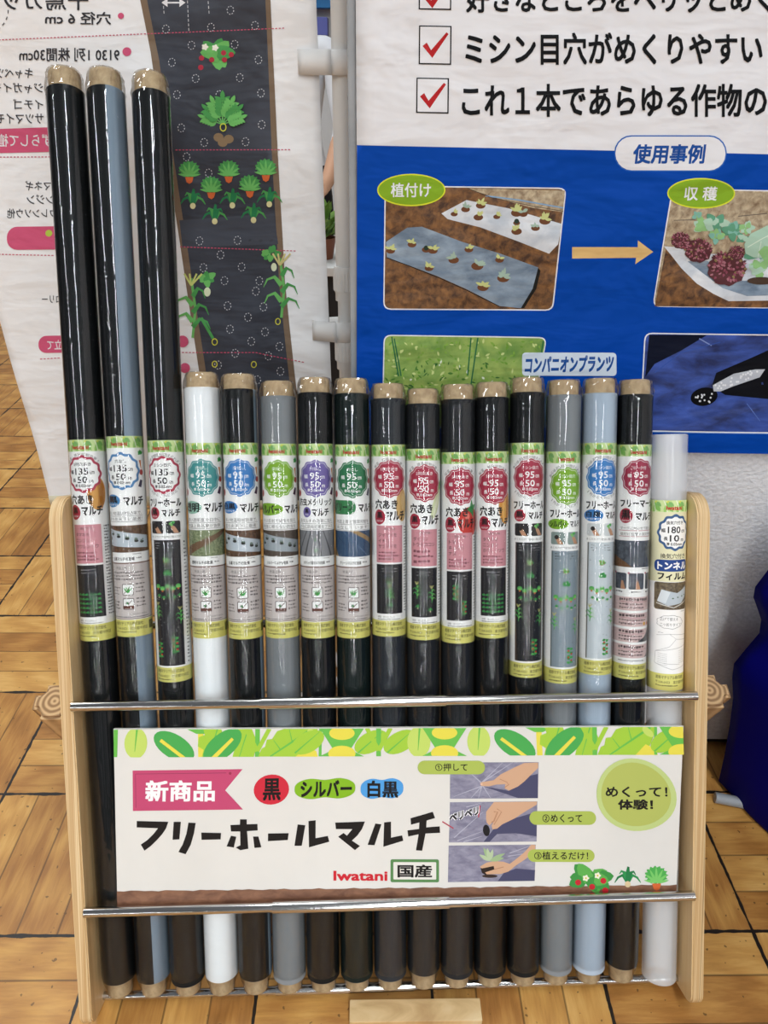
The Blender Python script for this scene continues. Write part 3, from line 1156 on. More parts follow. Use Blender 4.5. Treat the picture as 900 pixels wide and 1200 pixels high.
def blob_name(P, body, col, small, x0, x1, y0, y1, tcol=None):
    cx, cy = (x0 + x1) / 2, (y0 + y1) / 2
    P.disc(cx, cy, (x1 - x0) / 2, ink(col), (y1 - y0) / 2, wob=0.035, k=2, ph=0.6)
    dy = 1.8 if small else 0
    P.text(body, x0 + 2.5, y0 + 2.4, x1 - 2.5, y1 - 2.6 - dy * 1.4, tcol or BLK, 0.03)
    if small:
        P.text(small, x0 + 3, y1 - 4.4, x1 - 3, y1 - 2.2, WHT, 0.02, 1)


def label_free(H, col, outline, big, blob, chart_mat, border):
    """free-hole films: long planting chart"""
    P = Print()
    P.rect(-64, 0, 64, H, PAPER)
    header(P)
    P.arc_text('あらゆる野菜が植えられる！', 0, 40, 23.6, -64, 64, 4.0, GRY, 0.0)
    badge(P, 39.5, col, 'ミシン目穴', big, '50', '0.02mm', outline)
    P.arc_text('！応対に列5らか列1', 0, 39, 24.4, 128, 232, 3.4, GRY, 0.0, True)
    P.text('フリーホール', -20.5, 66.5, 21, 76, BLK, 0.035)
    if blob == '黒':
        blob_name(P, '黒', '#b9364a', 'クロマルチ', -19.5, -5.5, 76, 90.5)
        P.text('マルチ', -2.5, 79, 19, 87.5, BLK, 0.035)
    elif blob == 'シルバー':
        blob_name(P, 'シルバー', '#86b62f', None, -23, 2, 77, 89.5)
        P.text('マルチ', 4, 79.5, 20, 87, BLK, 0.03)
    else:
        blob_name(P, '白黒', '#3f86c9', 'シロクロ', -23, 0, 76, 90.5)
        P.text('マルチ', 3, 79, 20, 87.5, BLK, 0.035)
    bgc = {'黒': CHARTBLK, 'シルバー': ink('#8fa09c'), '白黒': ink('#d5d9da')}[blob]
    for x0 in (-18.5, 1.5):
        P.rrect(x0, 92.5, x0 + 17, 107, 2.2, bgc)
        P.poly([(x0 + 5, 97), (x0 + 10, 99), (x0 + 15, 106.6), (x0 + 9, 106.6), (x0 + 6, 101)], SKIN)
        if x0 < 0:
            P.disc(x0 + 7, 98.5, 2.6, ink('#2c2522'), n=12)
        else:
            P.bush(x0 + 7, 95.5, 4.2, G1, G3, n=7)
    P.text('めくるだけで自由に植え付け', -19, 109.3, 19, 112.2, GRY, 0.0, 1)
    y1 = H - 19.5
    P.rect(-17.5, 114.5, 20, y1, border)
    P.rect(-16, 114.5, 17.5, y1, chart_mat)
    cl = ink('#b9b9ba') if blob == '黒' else ink('#3d4246')
    P.micro(-13, 117, -6, 126, 3, cl, 0.35, 0.5)
    P.micro(2, 117, 14, 126, 3, cl, 0.35, 0.4)
    for k in range(26):
        P.disc(random.uniform(-14, 15), random.uniform(130, y1 - 4), 0.45, cl, n=6)
    micro_plants(P, 0, 138, 'straw', 0.95)
    micro_plants(P, 1, 154, 'leafy', 1.0)
    for k in range(5):
        micro_plants(P, -11.5 + k * 6, 170 + (k % 2) * 2.5, 'carrot', 0.8)
        micro_plants(P, -11.5 + k * 6 + 1.2, 180 + (k % 2) * 2, 'onion', 0.7)
    micro_plants(P, -13, 198, 'corn', 0.95)
    micro_plants(P, 14, 204, 'corn', 0.95)
    micro_plants(P, 6.5, 238, 'tomato', 1.05)
    if blob == '黒' and outline:
        micro_plants(P, -12, 244, 'tomato', 1.0)
    P.micro(22, 116, 28, y1, 34, GRY, 0.5, 0.6)
    P.rect(-64, H - 19.5, 64, H - 17, WHT)
    yellow_band(P, H - 17.5, H)
    return P


def label_mark(H):
    P = Print()
    P.rect(-64, 0, 64, H, PAPER)
    header(P)
    badge(P, 38, '#a93350', 'マーク付', '95', '50', '0.02mm')
    P.text('フリーマーク', -22, 63, 23, 72, BLK, 0.035)
    blob_name(P, '黒', '#b02f47', 'クロマルチ', -22.5, -7, 73, 91)
    P.text('マルチ', -4, 78, 22, 87.5, BLK, 0.035)
    P.text('マークに合わせて植える', -21, 94.5, 21, 98.3, GRY, 0.0, 1)
    P.rect(-23, 98.9, 23, 99.4, ink('#b54a5c'))
    P.text('植付け位置の測定不要', -21, 101.4, 21, 105.2, GRY, 0.0, 1)
    P.rect(-23, 105.8, 23, 106.3, ink('#b54a5c'))
    P.rect(-64, 111, 64, 142, SLATE)
    P.clip = (-64, 111, 64, 142)
    P.poly([(-30, 128), (-14, 136), (-6, 142), (-30, 142)], ink('#7d5a3c'))
    P.clip = None
    P.micro(6, 143, 18, 145, 1, GRY)
    for x0, x1 in ((-27, -12), (-9.5, 9), (11.5, 27)):
        P.rrect(x0, 149, x1, 168, 2, SLATE)
        P.poly([(x0 + 8, 168), (x0 + 8.6, 158), (x0 + 11, 158), (x0 + 14, 168)], SKIN)
        P.micro(x0 + 1, 170, x1 - 1, 173, 1, GRY)
        P.disc(x0, 149, 1.4, ink('#c07a84'), n=10)
    for y0, y1 in ((177, 193), (196, 212), (215, 230.5), (233.5, 249.5)):
        P.rect(-64, y0, 64, y1, ink('#dcc4c2'))
        P.micro(-20, y0 + 1, 17, y0 + 5.2, 1, ink('#5a4a4c'), 0.8, 0.2)
        P.rect(-20, y0 + 5.6, 18, y0 + 6.0, ink('#b06a74'))
        P.micro(-20, y0 + 7, 15, y1 - 0.8, 2, ink('#7a686a'), 0.6, 0.2)
    P.disc(12, 209, 2.2, ink('#d9a13b'), n=12)
    P.disc(18, 209, 2.2, ink('#cf7440'), n=12)
    P.poly([(2, 230.5), (12, 225), (22, 216), (30, 214), (30, 230.5)], ink('#4a4d50'))
    P.poly([(14, 249.5), (24, 243), (30, 241), (30, 249.5)], ink('#4a4d50'))
    P.micro(-20, 252, 20, 254.4, 1, GRY)
    yellow_band(P, H - 18, H)
    return P


def label_tunnel(H):
    P = Print()
    P.rect(-64, 0, 64, H, ink('#e4e1bd'))
    header(P)
    badge(P, 37, '#3d5f8c', '換気穴付き', '180', '10', '0.05mm', True, 20.5)
    P.line([(-2, 16.5), (0.5, 19), (3, 16.5)], 1.0, ink('#3d5f8c'))
    P.text('換気穴付き', -16, 61.2, 15, 67.2, BLK, 0.008)
    P.rrect(-23.5, 68.4, 20.5, 82, 5.5, ink('#23468c'))
    P.text('トンネル', -19.5, 70.6, 18, 79.8, WHT, 0.04)
    P.text('フィルム', -19, 83.4, 18.5, 92, BLK, 0.035)
    P.rect(-64, 94, 64, H - 20, WHT)
    P.rrect(-23, 94.5, 22, 126.5, 3, two_tone('printed_field', '#4c4033', '#7d7058', 200, 0.6))
    P.poly([(-19, 117), (-14, 103), (4, 107), (20, 99), (20.5, 110), (10, 119), (-6, 122)], ink('#b8c3cb'))
    P.poly([(-19, 117), (-14, 103), (-4, 106), (-9, 119)], ink('#d5dde2'))
    P.line([(-20, 119), (0, 124), (21, 116)], 1.0, ink('#cfcfca'))
    for x in (-1, 5, 11, 16):
        P.disc(x, 113 - x * 0.2, 1.2, ink('#56705a'), 0.8, n=8)
    P.micro(10, 128, 20, 129.6, 1, GRY)
    P.ring(-3, 141, 16, 8, 0.4, GRY, n=40, wob=0.04, k=9)
    P.text('広げて使える', -15, 135.6, 6, 139.6, GRY, 0.0, 1)
    P.text('二つ折りタイプ', -15, 142, 10, 146, GRY, 0.0, 1)
    L = ink('#9a9a9c')
    P.line([(-19, 157), (-4, 155), (4, 161), (-4, 170), (-20, 176)], 0.4, L)
    P.line([(-4, 155), (22, 157)], 0.4, L)
    P.line([(4, 161), (22, 163)], 0.4, L)
    P.line([(-20, 176), (22, 169)], 0.4, L)
    P.line([(-21, 190), (0, 197), (22, 193)], 0.4, L)
    P.line([(22, 157), (22, 193)], 0.4, L)
    P.line([(-20, 176), (-21, 190)], 0.4, L)
    for r in range(7):
        P.dashes(-17, 178 + r * 2.2, -6, 179 + r * 2.2, 0.5, 1.6, L)
        P.dashes(8, 175 + r * 2.4, 20, 174 + r * 2.4, 0.5, 1.6, L)
    P.dashes(-10, 190, 10, 191, 0.4, 2, GRY)
    P.micro(-17, 153, -10, 154.6, 1, L)
    yellow_band(P, H - 20, H)
    return P


# name blocks of the plain films
def nm_black(col):
    def f(P):
        blob_name(P, '白黒' if col == '#3f86c9' else '黒', col, 'クロマルチ', -26, -2.5, 66.5, 81.5)
        P.text('マルチ', 0.5, 69.5, 26, 80, BLK, 0.035)
    return f


def nm_blue_outline(P):
    blob_name(P, '黒', '#4f8fc4', 'シロクロ', -24, -3, 66.5, 82)
    P.text('マルチ', 1, 69.5, 25, 80, BLK, 0.035)


def nm_clear(P):
    blob_name(P, '透明', '#9cc7b5', None, -27, -1, 66.5, 82)
    P.text('マルチ', 2, 69, 27, 80, BLK, 0.035)


def nm_silver(P):
    blob_name(P, 'シルバー', '#86b62f', None, -32, 5, 68, 83)
    P.text('マルチ', 7, 70.5, 30, 80.5, BLK, 0.035)


def nm_metallic(P):
    P.text('防虫メタリック', -23, 62.5, 22, 71.5, BLK, 0.02)
    blob_name(P, '黒', '#7668ab', 'クロ', -16, -6, 72.5, 85)
    P.text('マルチ', -4.5, 74.5, 16.5, 83.5, BLK, 0.03)


def nm_green(P):
    P.rrect(-32, 64, 4, 80.5, 8, ink('#3f8a55'))
    P.text('グリーン', -26, 67, 1, 76.5, BLK, 0.03)
    P.text('マルチ', 7, 68, 30, 78, BLK, 0.035)


RD = '#b2374f'
L1 = ('高い地温抑制効果で、', '夏の炎天下に最適！')
FILM_LBL = ink('#c3ccd4')


def P_T1(): return label_pierced(235, '#b8435a', True, '5列穴あき', '135', ('タマネギ', 'ニンジン', 'ホウレンソウ'), 'onion', 'grid')
def P_T2(): return label_plain(234, '#5a8fc0', True, '135', nm_blue_outline, lambda P, a, b: photo_bed(P, a, b, FILM_LBL), '白黒マルチの効果', L1)
def P_T3(): return label_free(282, '#b8435a', True, '135', '黒', CHARTBLK, WHT)
def P_4(): return label_plain(228, '#4a9c9c', False, '95', nm_clear, photo_crop, '透明マルチの効果', ('高い透明度で日中に', '地温上昇効果が抜群'))
def P_5(): return label_plain(229, '#3f86c9', False, '95', nm_black('#3f86c9'), lambda P, a, b: photo_bed(P, a, b, FILM_LBL), '白黒マルチの効果', L1)
def P_6(): return label_plain(227, '#86b62f', False, '95', nm_silver, lambda P, a, b: photo_bed(P, a, b, ink('#a5aeb5'), ink('#5d5148')), 'シルバーマルチの効果', ('', '光に頼らない防虫を') if False else ('光の反射で害虫を抑え', '農薬に頼らない防虫を'))
def P_7(): return label_plain(227, '#7668ab', False, '95', nm_metallic, lambda P, a, b: photo_furrow(P, a, b, ink('#8f9094'), ink('#5f6064')), 'メタリック黒マルチの効果', ('黒マルチの効果に加え', 'さらに防虫効果をプラス'))
def P_8(): return label_plain(226, '#2f7d53', False, '95', nm_green, lambda P, a, b: photo_field(P, a, b), 'グリーンマルチの効果', ('地温上昇と雑草抑制を', '両立しています！'))
def P_9(): return label_pierced(224, RD, False, '1列穴あき', '95', ('ジャガイモ', 'イチゴ', 'サツマイモ'), 'potato', 'tall')
def P_10(): return label_pierced(223, RD, False, '2列穴あき', '95', ('ダイコン', 'トウモロコシ'), 'radish', 'cornradish')
def P_11(): return label_pierced(223, RD, False, '2列穴あき', '95', ('トマト', 'キュウリ', 'ナス'), 'tomato', 'tomato')
def P_12(): return label_pierced(218, RD, False, '5列穴あき', '95', ('タマネギ', 'ニンジン', 'ホウレンソウ'), 'bulb', 'grid')
def P_13(): return label_free(274, RD, False, '95', '黒', ink('#26282c'), ink('#5b4a44'))
def P_14(): return label_free(271, '#86b62f', False, '95', 'シルバー', ink('#8f9da6'), ink('#5f6d70'))
def P_15(): return label_free(271, '#3f86c9', False, '95', '白黒', ink('#cdd5da'), ink('#6a6560'))
def P_16(): return label_mark(275)
def P_17(): return label_tunnel(222)


# ------------------------------------------------------------------ film rolls
def wrapper_mesh(R, rc, s0, s_film, s_top, seed, mess):
    """clear bag: straight along the roll, gathered over the core at both ends"""
    bm = bmesh.new()
    rnd = random.Random(seed)
    rb = R * 0.70
    prof = [(rb * 0.55, s0 + 0.003), (rb * 0.92, s0 + 0.001), (rb + 0.001, s0 + 0.004), (rb + 0.0015, s0 + 0.011), (R * 0.93, s0 + 0.024), (R, s0 + 0.036)]
    k = 14
    for i in range(k + 1):
        prof.append((R, s0 + 0.046 + (s_film - 0.012 - s0 - 0.046) * i / k))
    prof += [(R, s_film - 0.006), (R * 0.995, s_film), (R * 0.972, s_film + 0.006), (rc + 0.0030, s_film + 0.012), (rc + 0.0022, s_top - 0.008), (rc + 0.0012, s_top - 0.003), (rc * 0.97, s_top + 0.0004), (rc * 0.8, s_top + 0.0012), (rc * 0.5, s_top + 0.0018)]
    off = rnd.random() * 50

    def wob(a, z, i):
        near = max(0.0, 1 - abs(z - s_film) / 0.035)
        low = max(0.0, 1 - (z - s0) / 0.03)
        amp = 0.0006 + 0.03 * mess * near + 0.03 * low
        v = noise.noise(Vector((math.cos(a) * 4 + off, math.sin(a) * 4, z * 45)))
        return 1 + max(-0.004, min(amp * v, 0.012 + 0.03 * near * (v > 0.3))) if z < s_film - 0.001 else 1 + abs(noise.noise(Vector((math.cos(a) * 6 + off, math.sin(a) * 6, z * 160)))) * 0.14 * min(1.3, mess)
    lathe(bm, prof, 56, wob)
    return bm


def core_mesh(rc, s0, s1, rb):
    bm = bmesh.new()
    ri = rb * 0.8
    prof = [(ri, s0), (rb * 0.95, s0), (rb, s0 + 0.003), (rb, s0 + 0.05), (rc, s0 + 0.06), (rc, s1 - 0.0055), (rc * 0.965, s1 - 0.002), (rc * 0.88, s1), (ri, s1), (ri * 0.98, s1 - 0.012), (0, s1 - 0.012)]
    lathe(bm, prof, 40)
    prof = [(0, s0 + 0.012), (ri * 0.98, s0 + 0.012), (ri, s0)]
    lathe(bm, prof, 40)
    bmesh.ops.remove_doubles(bm, verts=bm.verts[:], dist=1e-5)
    return bm


def film_mesh(R, rin, s0, s1, stripe=None):
    bm = bmesh.new()
    prof = [(rin, s0), (R - 0.0015, s0), (R, s0 + 0.0015)]
    prof += [(R, s0 + (s1 - s0) * i / 6) for i in range(1, 6)]
    prof += [(R, s1 - 0.0015), (R - 0.0015, s1), (rin, s1)]
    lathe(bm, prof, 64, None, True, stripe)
    return bm


N0 = 0.045
GROUP = 'mulch film rolls standing in the rack'
#   bottom t, s   top t, s      label s range      R      film       stripe (mat, from, to deg)  art   mess  label text
ROLLS = [
    (-0.4330, 0.0235, -0.4657, 1.4047, 0.5920, 0.8877, 0.0262, 'black', None, P_T1, 1.0,
     'tall black film roll leftmost in the rack, label with red-outlined badge and pink crop box'),
    (-0.3800, 0.0235, -0.4090, 1.4045, 0.5977, 0.8925, 0.0262, 'black', ('bluegrey', 15, 100), P_T2, 1.0,
     'tall film roll in black with a blue-grey stripe, blue-outlined badge'),
    (-0.3268, 0.0235, -0.3456, 1.4008, 0.5281, 0.8862, 0.0262, 'black', None, P_T3, 0.8,
     'tall black film roll right of the striped tall one, red-outlined badge, long plant chart'),
    (-0.2738, 0.0225, -0.2837, 0.9848, 0.5936, 0.8823, 0.0262, 'milky', None, P_4, 0.6,
     'milky white film roll with teal badge, beside the three tall rolls'),
    (-0.2206, 0.0225, -0.2294, 0.9824, 0.5916, 0.8821, 0.0262, 'black', ('bluegrey', 62, 110), P_5, 1.2,
     'short black film roll with plain blue badge and a pale edge stripe'),
    (-0.1675, 0.0225, -0.1719, 0.9723, 0.5922, 0.8807, 0.0262, 'silver', None, P_6, 1.0,
     'silver film roll with lime badge above a grey information panel'),
    (-0.1143, 0.0225, -0.1172, 0.9773, 0.5914, 0.8805, 0.0262, 'black', None, P_7, 1.0,
     'black film roll with purple badge on its label'),
    (-0.0612, 0.0225, -0.0630, 0.9761, 0.5907, 0.8791, 0.0262, 'darkgreen', None, P_8, 1.2,
     'dark green film roll with dark green badge and green name pill'),
    (-0.0080, 0.0225, -0.0083, 0.9685, 0.5926, 0.8789, 0.0262, 'slate', None, P_9, 2.2,
     'slate grey crinkled film roll with crimson badge and pink crop box'),
    (0.0451, 0.0225, 0.0433, 0.9608, 0.5867, 0.8725, 0.0262, 'charcoal', None, P_10, 1.0,
     'black film roll with crimson badge and a pale radish on its label'),
    (0.0983, 0.0225, 0.0963, 0.9672, 0.5807, 0.8673, 0.0262, 'charcoal', None, P_11, 1.6,
     'black film roll with crimson badge and a big red tomato on its label'),
    (0.1514, 0.0225, 0.1469, 0.9704, 0.5879, 0.8683, 0.0262, 'black', None, P_12, 1.0,
     'black film roll with crimson badge and a golden onion on its label'),
    (0.2046, 0.0225, 0.2002, 0.9774, 0.5264, 0.8808, 0.0262, 'black', None, P_13, 2.0,
     'black film roll with crimson badge over a long black plant chart'),
    (0.2577, 0.0225, 0.2558, 0.9736, 0.5162, 0.8679, 0.0262, 'silver', None, P_14, 1.2,
     'silver film roll with lime badge over a long grey plant chart'),
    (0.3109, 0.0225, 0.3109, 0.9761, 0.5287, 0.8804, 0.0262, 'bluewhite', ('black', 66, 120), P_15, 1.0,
     'pale blue-white film roll with blue badge over a long pale plant chart'),
    (0.3640, 0.0225, 0.3649, 0.9742, 0.5212, 0.8777, 0.0262, 'black', None, P_16, 0.8,
     'black film roll with crimson badge over photos and pale pink text panels'),
    (0.4270, 0.0225, 0.4192, 0.8932, 0.5028, 0.7945, 0.0265, 'frosted', None, P_17, 0.4,
     'frosted see-through film tube with pale yellow label, rightmost in the rack'),
]
RACK_M = Matrix.Translation(RACK_O) @ Euler(RACK_ROT).to_matrix().to_4x4()
STEP = 2.0

for idx, (bt, bs, tt, ts, l0, l1, R, film, stripe, art, mess, lab) in enumerate(ROLLS):
    a = RACK_M @ Vector((bt, N0, bs))
    b = RACK_M @ Vector((tt, N0, ts))
    zax = (b - a).normalized()
    yax = RACK_M.to_3x3() @ Vector((0, 1, 0))
    yax = (yax - zax * yax.dot(zax)).normalized()
    xax = yax.cross(zax)
    rot = Matrix((xax, yax, zax)).transposed()
    root = empty('mulch_film_roll', lab, 'film roll', a, rot.to_euler(), GROUP)
    ln = (b - a).length
    tall = ln > 1.2
    if film == 'frosted':
        bm = film_mesh(R, R - 0.007, 0.0, ln)
        f = [x for x in bm.faces]
        # close the inner bore so the wall of the tube has thickness
        prof = [(R - 0.007, ln), (R - 0.007, 0.0)]
        lathe(bm, prof, 64)
        bmesh.ops.remove_doubles(bm, verts=bm.verts[:], dist=1e-5)
        bmesh.ops.recalc_face_normals(bm, faces=bm.faces[:])
        bm_obj('film', bm, MAT['frosted'], root, angle=40)
    else:
        rc = R * 0.83
        capz = 0.026 if tall else 0.022
        s_film = ln - capz
        mats = [MAT[film]]
        mat_of = None
        if stripe:
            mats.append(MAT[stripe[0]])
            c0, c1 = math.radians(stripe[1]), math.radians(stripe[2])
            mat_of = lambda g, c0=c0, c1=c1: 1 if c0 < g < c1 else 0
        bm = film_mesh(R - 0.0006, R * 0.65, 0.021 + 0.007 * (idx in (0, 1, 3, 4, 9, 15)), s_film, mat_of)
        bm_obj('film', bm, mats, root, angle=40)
        bm_obj('core', core_mesh(rc, 0.0012, ln, R * 0.70), MAT['kraft'], root, angle=40)['label'] = 'brown cardboard core showing at the end'
    P = art()
    Hh = max(it[3][3] for it in P.items if it[3][2] > 60)
    s1, s0 = l1 - bs, l0 - bs
    rl = R - 0.0006 + 0.0003
    ku = (R * PI / 2) / 32.2

    def fmap(x, y, h, rl=rl, ku=ku, s0=s0, s1=s1, Hh=Hh):
        k = math.floor(x / STEP + 1e-6)
        q = x / STEP - k
        v = []
        for kk in (k, k + 1):
            g = kk * STEP * ku / rl
            v.append(((rl + h) * math.sin(g), -(rl + h) * math.cos(g)))
        return Vector((v[0][0] * (1 - q) + v[1][0] * q, v[0][1] * (1 - q) + v[1][1] * q, s1 + (s0 - s1) * y / Hh))
    if film == 'frosted':
        rl += 0.0008
        fm = lambda x, y, h: fmap(x, y, h, rl=R + 0.0003)
    else:
        fm = fmap
    P.build('label', fm, root, cutx=(0.0, STEP), dz=1.6e-5, up=lambda c: Vector((c.x, c.y, 0)))
    if film != 'frosted':
        bm = wrapper_mesh(R + 0.0003, rc, -0.0005, s_film, ln, idx, mess)
        wo = bm_obj('clear_wrapper', bm, MAT['wrap'], root, smooth=True)
        for f in wo.data.polygons:          # the gathered ends are crumpled into flat facets
            if f.center.z > s_film - 0.012 or f.center.z < 0.012:
                f.use_smooth = False
        wo['label'] = 'clear crinkled plastic wrapper'

# ------------------------------------------------------------------ sign board on the rack


def homography(src, dst):
    import numpy as np
    A, bb = [], []
    for (x, y), (u, v) in zip(src, dst):
        A.append([x, y, 1, 0, 0, 0, -u * x, -u * y]); bb.append(u)
        A.append([0, 0, 0, x, y, 1, -v * x, -v * y]); bb.append(v)
    h = np.linalg.solve(np.array(A, float), np.array(bb, float)).tolist()
    return lambda x, y: ((h[0] * x + h[1] * y + h[2]) / (h[6] * x + h[7] * y + 1), (h[3] * x + h[4] * y + h[5]) / (h[6] * x + h[7] * y + 1))


SW, SH = 0.857, 0.278
sign_loc = RACK_M @ Vector((-0.4215, 0.0105, 0.1835))
sign = empty('sign_board', 'white advertising board with green leaf border wedged behind the lower steel rail', 'sign', sign_loc, Euler((-LEAN, 0, YAW)))
sign.rotation_euler = (RACK_M.to_3x3() @ Matrix.Rotation(math.radians(0.75), 3, 'Y')).to_euler()
bm = bmesh.new()
box(bm, (0, 0, 0), (SW, 0.005, SH), 0.0006)
bm_obj('panel', bm, two_tone('foam_board', '#dfdcd6', '#e5e2dc', 5, 0.5), sign)
to_sign = homography([(133, 850), (801, 845.5), (787, 1048), (143, 1060)], [(0, SH), (SW, SH), (SW, 0), (0, 0)])

P = Print()
S_GR = ['#6bbf4e', '#a6cf3f', '#c6dc6a', '#4bab52', '#e9dc4f']
TOPY = lambda x: 850 - (x - 133) * 4.5 / 668
BOT = lambda x: 883.5 - (x - 133) * 4.5 / 668


def strip_leaf(kind, x):
    t, b = TOPY(x), BOT(x)
    h = b - t
    g = [ink(c) for c in S_GR]
    if kind == 'bud':          # round pale leaf with a stem line
        P.disc(x, t + 0.5 * h, 13.5, g[2], 0.55 * h, n=24)
        P.line([(x + 1, t), (x - 1, t + 0.8 * h)], 2.4, g[0], 0.6)
    elif kind == 'leafr':      # leaf lying to the right, yellow rib
        P.disc(x, t + 0.62 * h, 27, g[3], 14, n=24, rot=0.55)
        P.line([(x - 16, t + 0.4 * h), (x + 16, b + 4)], 4.0, g[4], 4.0)
    elif kind == 'leafl':
        P.disc(x, t + 0.6 * h, 27, g[3], 14, n=24, rot=-0.7)
        P.line([(x + 12, t + 0.35 * h), (x - 12, b + 3)], 3.6, g[4], 5.0)
    elif kind == 'stem':       # yellow stalk with branches
        P.line([(x, t), (x + 1, b)], 6.5, g[4])
        P.poly([(x - 17, t), (x + 17, t), (x + 5, t + 6), (x - 5, t + 6)], g[0])
    elif kind == 'gstem':
        P.line([(x, t), (x, b)], 5.5, g[0])
        P.line([(x, t + 0.8 * h), (x - 14, t)], 5, g[1])
        P.line([(x, t + 0.8 * h), (x + 14, t)], 5, g[1])
    elif kind == 'jag':        # serrated big leaf
        pts = [(x - 34, b), (x - 30, t + 0.72 * h), (x - 26, t + 0.66 * h), (x - 24, t + 0.4 * h), (x - 18, t + 0.38 * h), (x - 12, t + 0.1 * h), (x - 2, t), (x + 36, t), (x + 30, t + 0.45 * h), (x + 22, b)]
        P.poly(pts, g[1])
        P.line([(x + 28, t + 1), (x - 20, b)], 3, g[0], 1.6)
        P.line([(x + 6, t + 0.5 * h), (x + 2, t)], 1.4, g[0], 0.7)
        P.line([(x - 8, t + 0.75 * h), (x - 16, t + 0.42 * h)], 1.4, g[0], 0.7)
        P.poly([(x + 10, b), (x + 22, t + 0.62 * h), (x + 34, t + 0.8 * h), (x + 36, b)], g[4])
    elif kind == 'jags':       # smaller serrated leaf
        P.poly([(x - 16, t + 0.3 * h), (x - 9, t + 0.22 * h), (x - 11, t), (x + 10, t), (x + 17, t + 0.5 * h), (x + 13, b), (x - 12, b), (x - 10, t + 0.75 * h), (x - 17, t + 0.62 * h)], g[1])
        P.line([(x + 6, t), (x - 4, b)], 1.6, g[0], 0.8)
    elif kind == 'thin':
        P.line([(x, t), (x - 0.5, b)], 3.4, g[0])
        P.disc(x - 9, t + 0.2 * h, 8, g[2], 4, n=18, rot=0.7)
    elif kind == 'trumpet':    # green cup with yellow middle
        P.poly([(x - 26, t), (x + 26, t), (x + 10, b - 8), (x + 26, b), (x - 26, b), (x - 10, b - 8)], g[0])
        P.disc(x, t + 0.18 * h, 15, g[4], 0.24 * h, n=20)
        P.disc(x, b - 0.1 * h, 16, g[4], 0.28 * h, n=20)
    elif kind == 'side':
        P.disc(x, t + 0.5 * h, 21, g[1], 12, n=22, rot=-0.5)
        P.line([(x - 15, b - 4), (x + 14, t + 4)], 2.0, g[0], 0.5)


def sign_clip(Pn):
    return None


first = len(P.items)
seq = [('bud', 160), ('leafr', 205), ('stem', 236), ('jags', 250), ('jags', 286), ('leafl', 262), ('gstem', 303), ('jag', 338), ('thin', 377), ('side', 362), ('trumpet', 402), ('side', 436), ('gstem', 445), ('side', 470), ('bud', 492),
       ('trumpet', 522), ('bud', 562), ('leafr', 604), ('stem', 632), ('jags', 650), ('jags', 686), ('leafl', 662), ('gstem', 697), ('jag', 734), ('thin', 768), ('side', 781), ('trumpet', 798)]
P.poly([(133.5, 850.5), (138.5, 850.5), (138.5, 883), (134.5, 883)], ink(S_GR[0]))
for kd, x in seq:
    P.clip = (133.5, TOPY(x) + 0.6, 800, BOT(x))
    strip_leaf(kd, x)
P.clip = None
# pink swallow-tailed ribbon
P.poly([(157, 899), (286, 897), (266, 922), (287, 944.5), (158.5, 946.5)], ink('#c64a72'))
P.line([(160.5, 903), (267, 901.5)], 0.6, ink('#8f3355'))
P.line([(160.5, 903), (162, 943)], 0.6, ink('#8f3355'))
P.disc(271.5, 902, 1.7, ink('#9d2f4f'), n=10)
P.text('新商品', 172.5, 910.5, 254, 935.5, WHT, 0.03, slope=-0.004)
P.disc(320, 921, 20.3, ink('#d0293c'), 18, wob=0.03, k=2, ph=1.0)
P.text('黒', 310, 908, 331, 934, ink('#120c0c'), 0.028, slope=-0.02)


def peanut(x0, x1, y0, y1, mat):
    cx, cy, w, h = (x0 + x1) / 2, (y0 + y1) / 2, (x1 - x0) / 2, (y1 - y0) / 2
    pts = []
    for i in range(48):
        a = 2 * PI * i / 48
        x = math.cos(a)
        waist = 1 - 0.26 * math.exp(-(x / 0.35) ** 2)
        pts.append((cx + w * x, cy + h * math.copysign(abs(math.sin(a)) ** 0.75, math.sin(a)) * waist - 0.03 * (x * w)))
    P.poly(pts, mat)


peanut(347, 418, 906, 933.5, ink('#86b81f'))
P.text('シルバー', 354, 910.5, 414, 930, ink('#120c0c'), 0.035, slope=-0.02)
peanut(424, 474, 906, 933, ink('#4f9fe0'))
P.text('白黒', 432, 910, 468, 930, ink('#120c0c'), 0.035, slope=0.01)

# big hand-cut katakana headline, stroke by stroke
INK = ink('#15100f')


def cut1(pts, ox, oy, k=200 / 900):
    P.poly([(ox + x * k, oy + y * k) for x, y in pts], INK)


A1 = lambda pts: cut1(pts, 150, 880)
A2 = lambda pts: cut1(pts, 340, 880)
A1([(60, 352), (226, 356), (214, 392), (196, 420), (168, 452), (136, 484), (104, 508), (84, 476), (118, 452), (150, 420), (172, 390), (60, 386)])       # フ
A1([(254, 356), (292, 356), (286, 448), (250, 450)])                                                                  # リ
A1([(332, 360), (370, 362), (362, 416), (346, 476), (320, 526), (282, 514), (304, 474), (322, 420)])
A1([(400, 412), (504, 414), (502, 448), (402, 450)])                                                                  # ー
A1([(552, 372), (602, 370), (602, 342), (638, 342), (638, 368), (694, 366), (696, 400), (640, 404), (648, 496), (606, 504), (582, 490), (606, 478), (604, 406), (556, 406)])  # ホ
A1([(556, 428), (584, 434), (572, 490), (534, 484)])
A1([(672, 432), (700, 432), (716, 488), (680, 492)])
A1([(750, 416), (858, 414), (854, 450), (750, 456)])                                                                  # ー
A2([(50, 368), (90, 372), (72, 480), (34, 480)])                                                                      # ル
A2([(106, 350), (144, 346), (144, 440), (208, 428), (216, 458), (110, 488)])
A2([(246, 358), (402, 352), (386, 392), (362, 426), (334, 452), (376, 480), (350, 502), (262, 432), (290, 412), (308, 426), (336, 392), (250, 392)])   # マ
A2([(456, 362), (488, 366), (452, 476), (416, 474)])                                                                  # ル
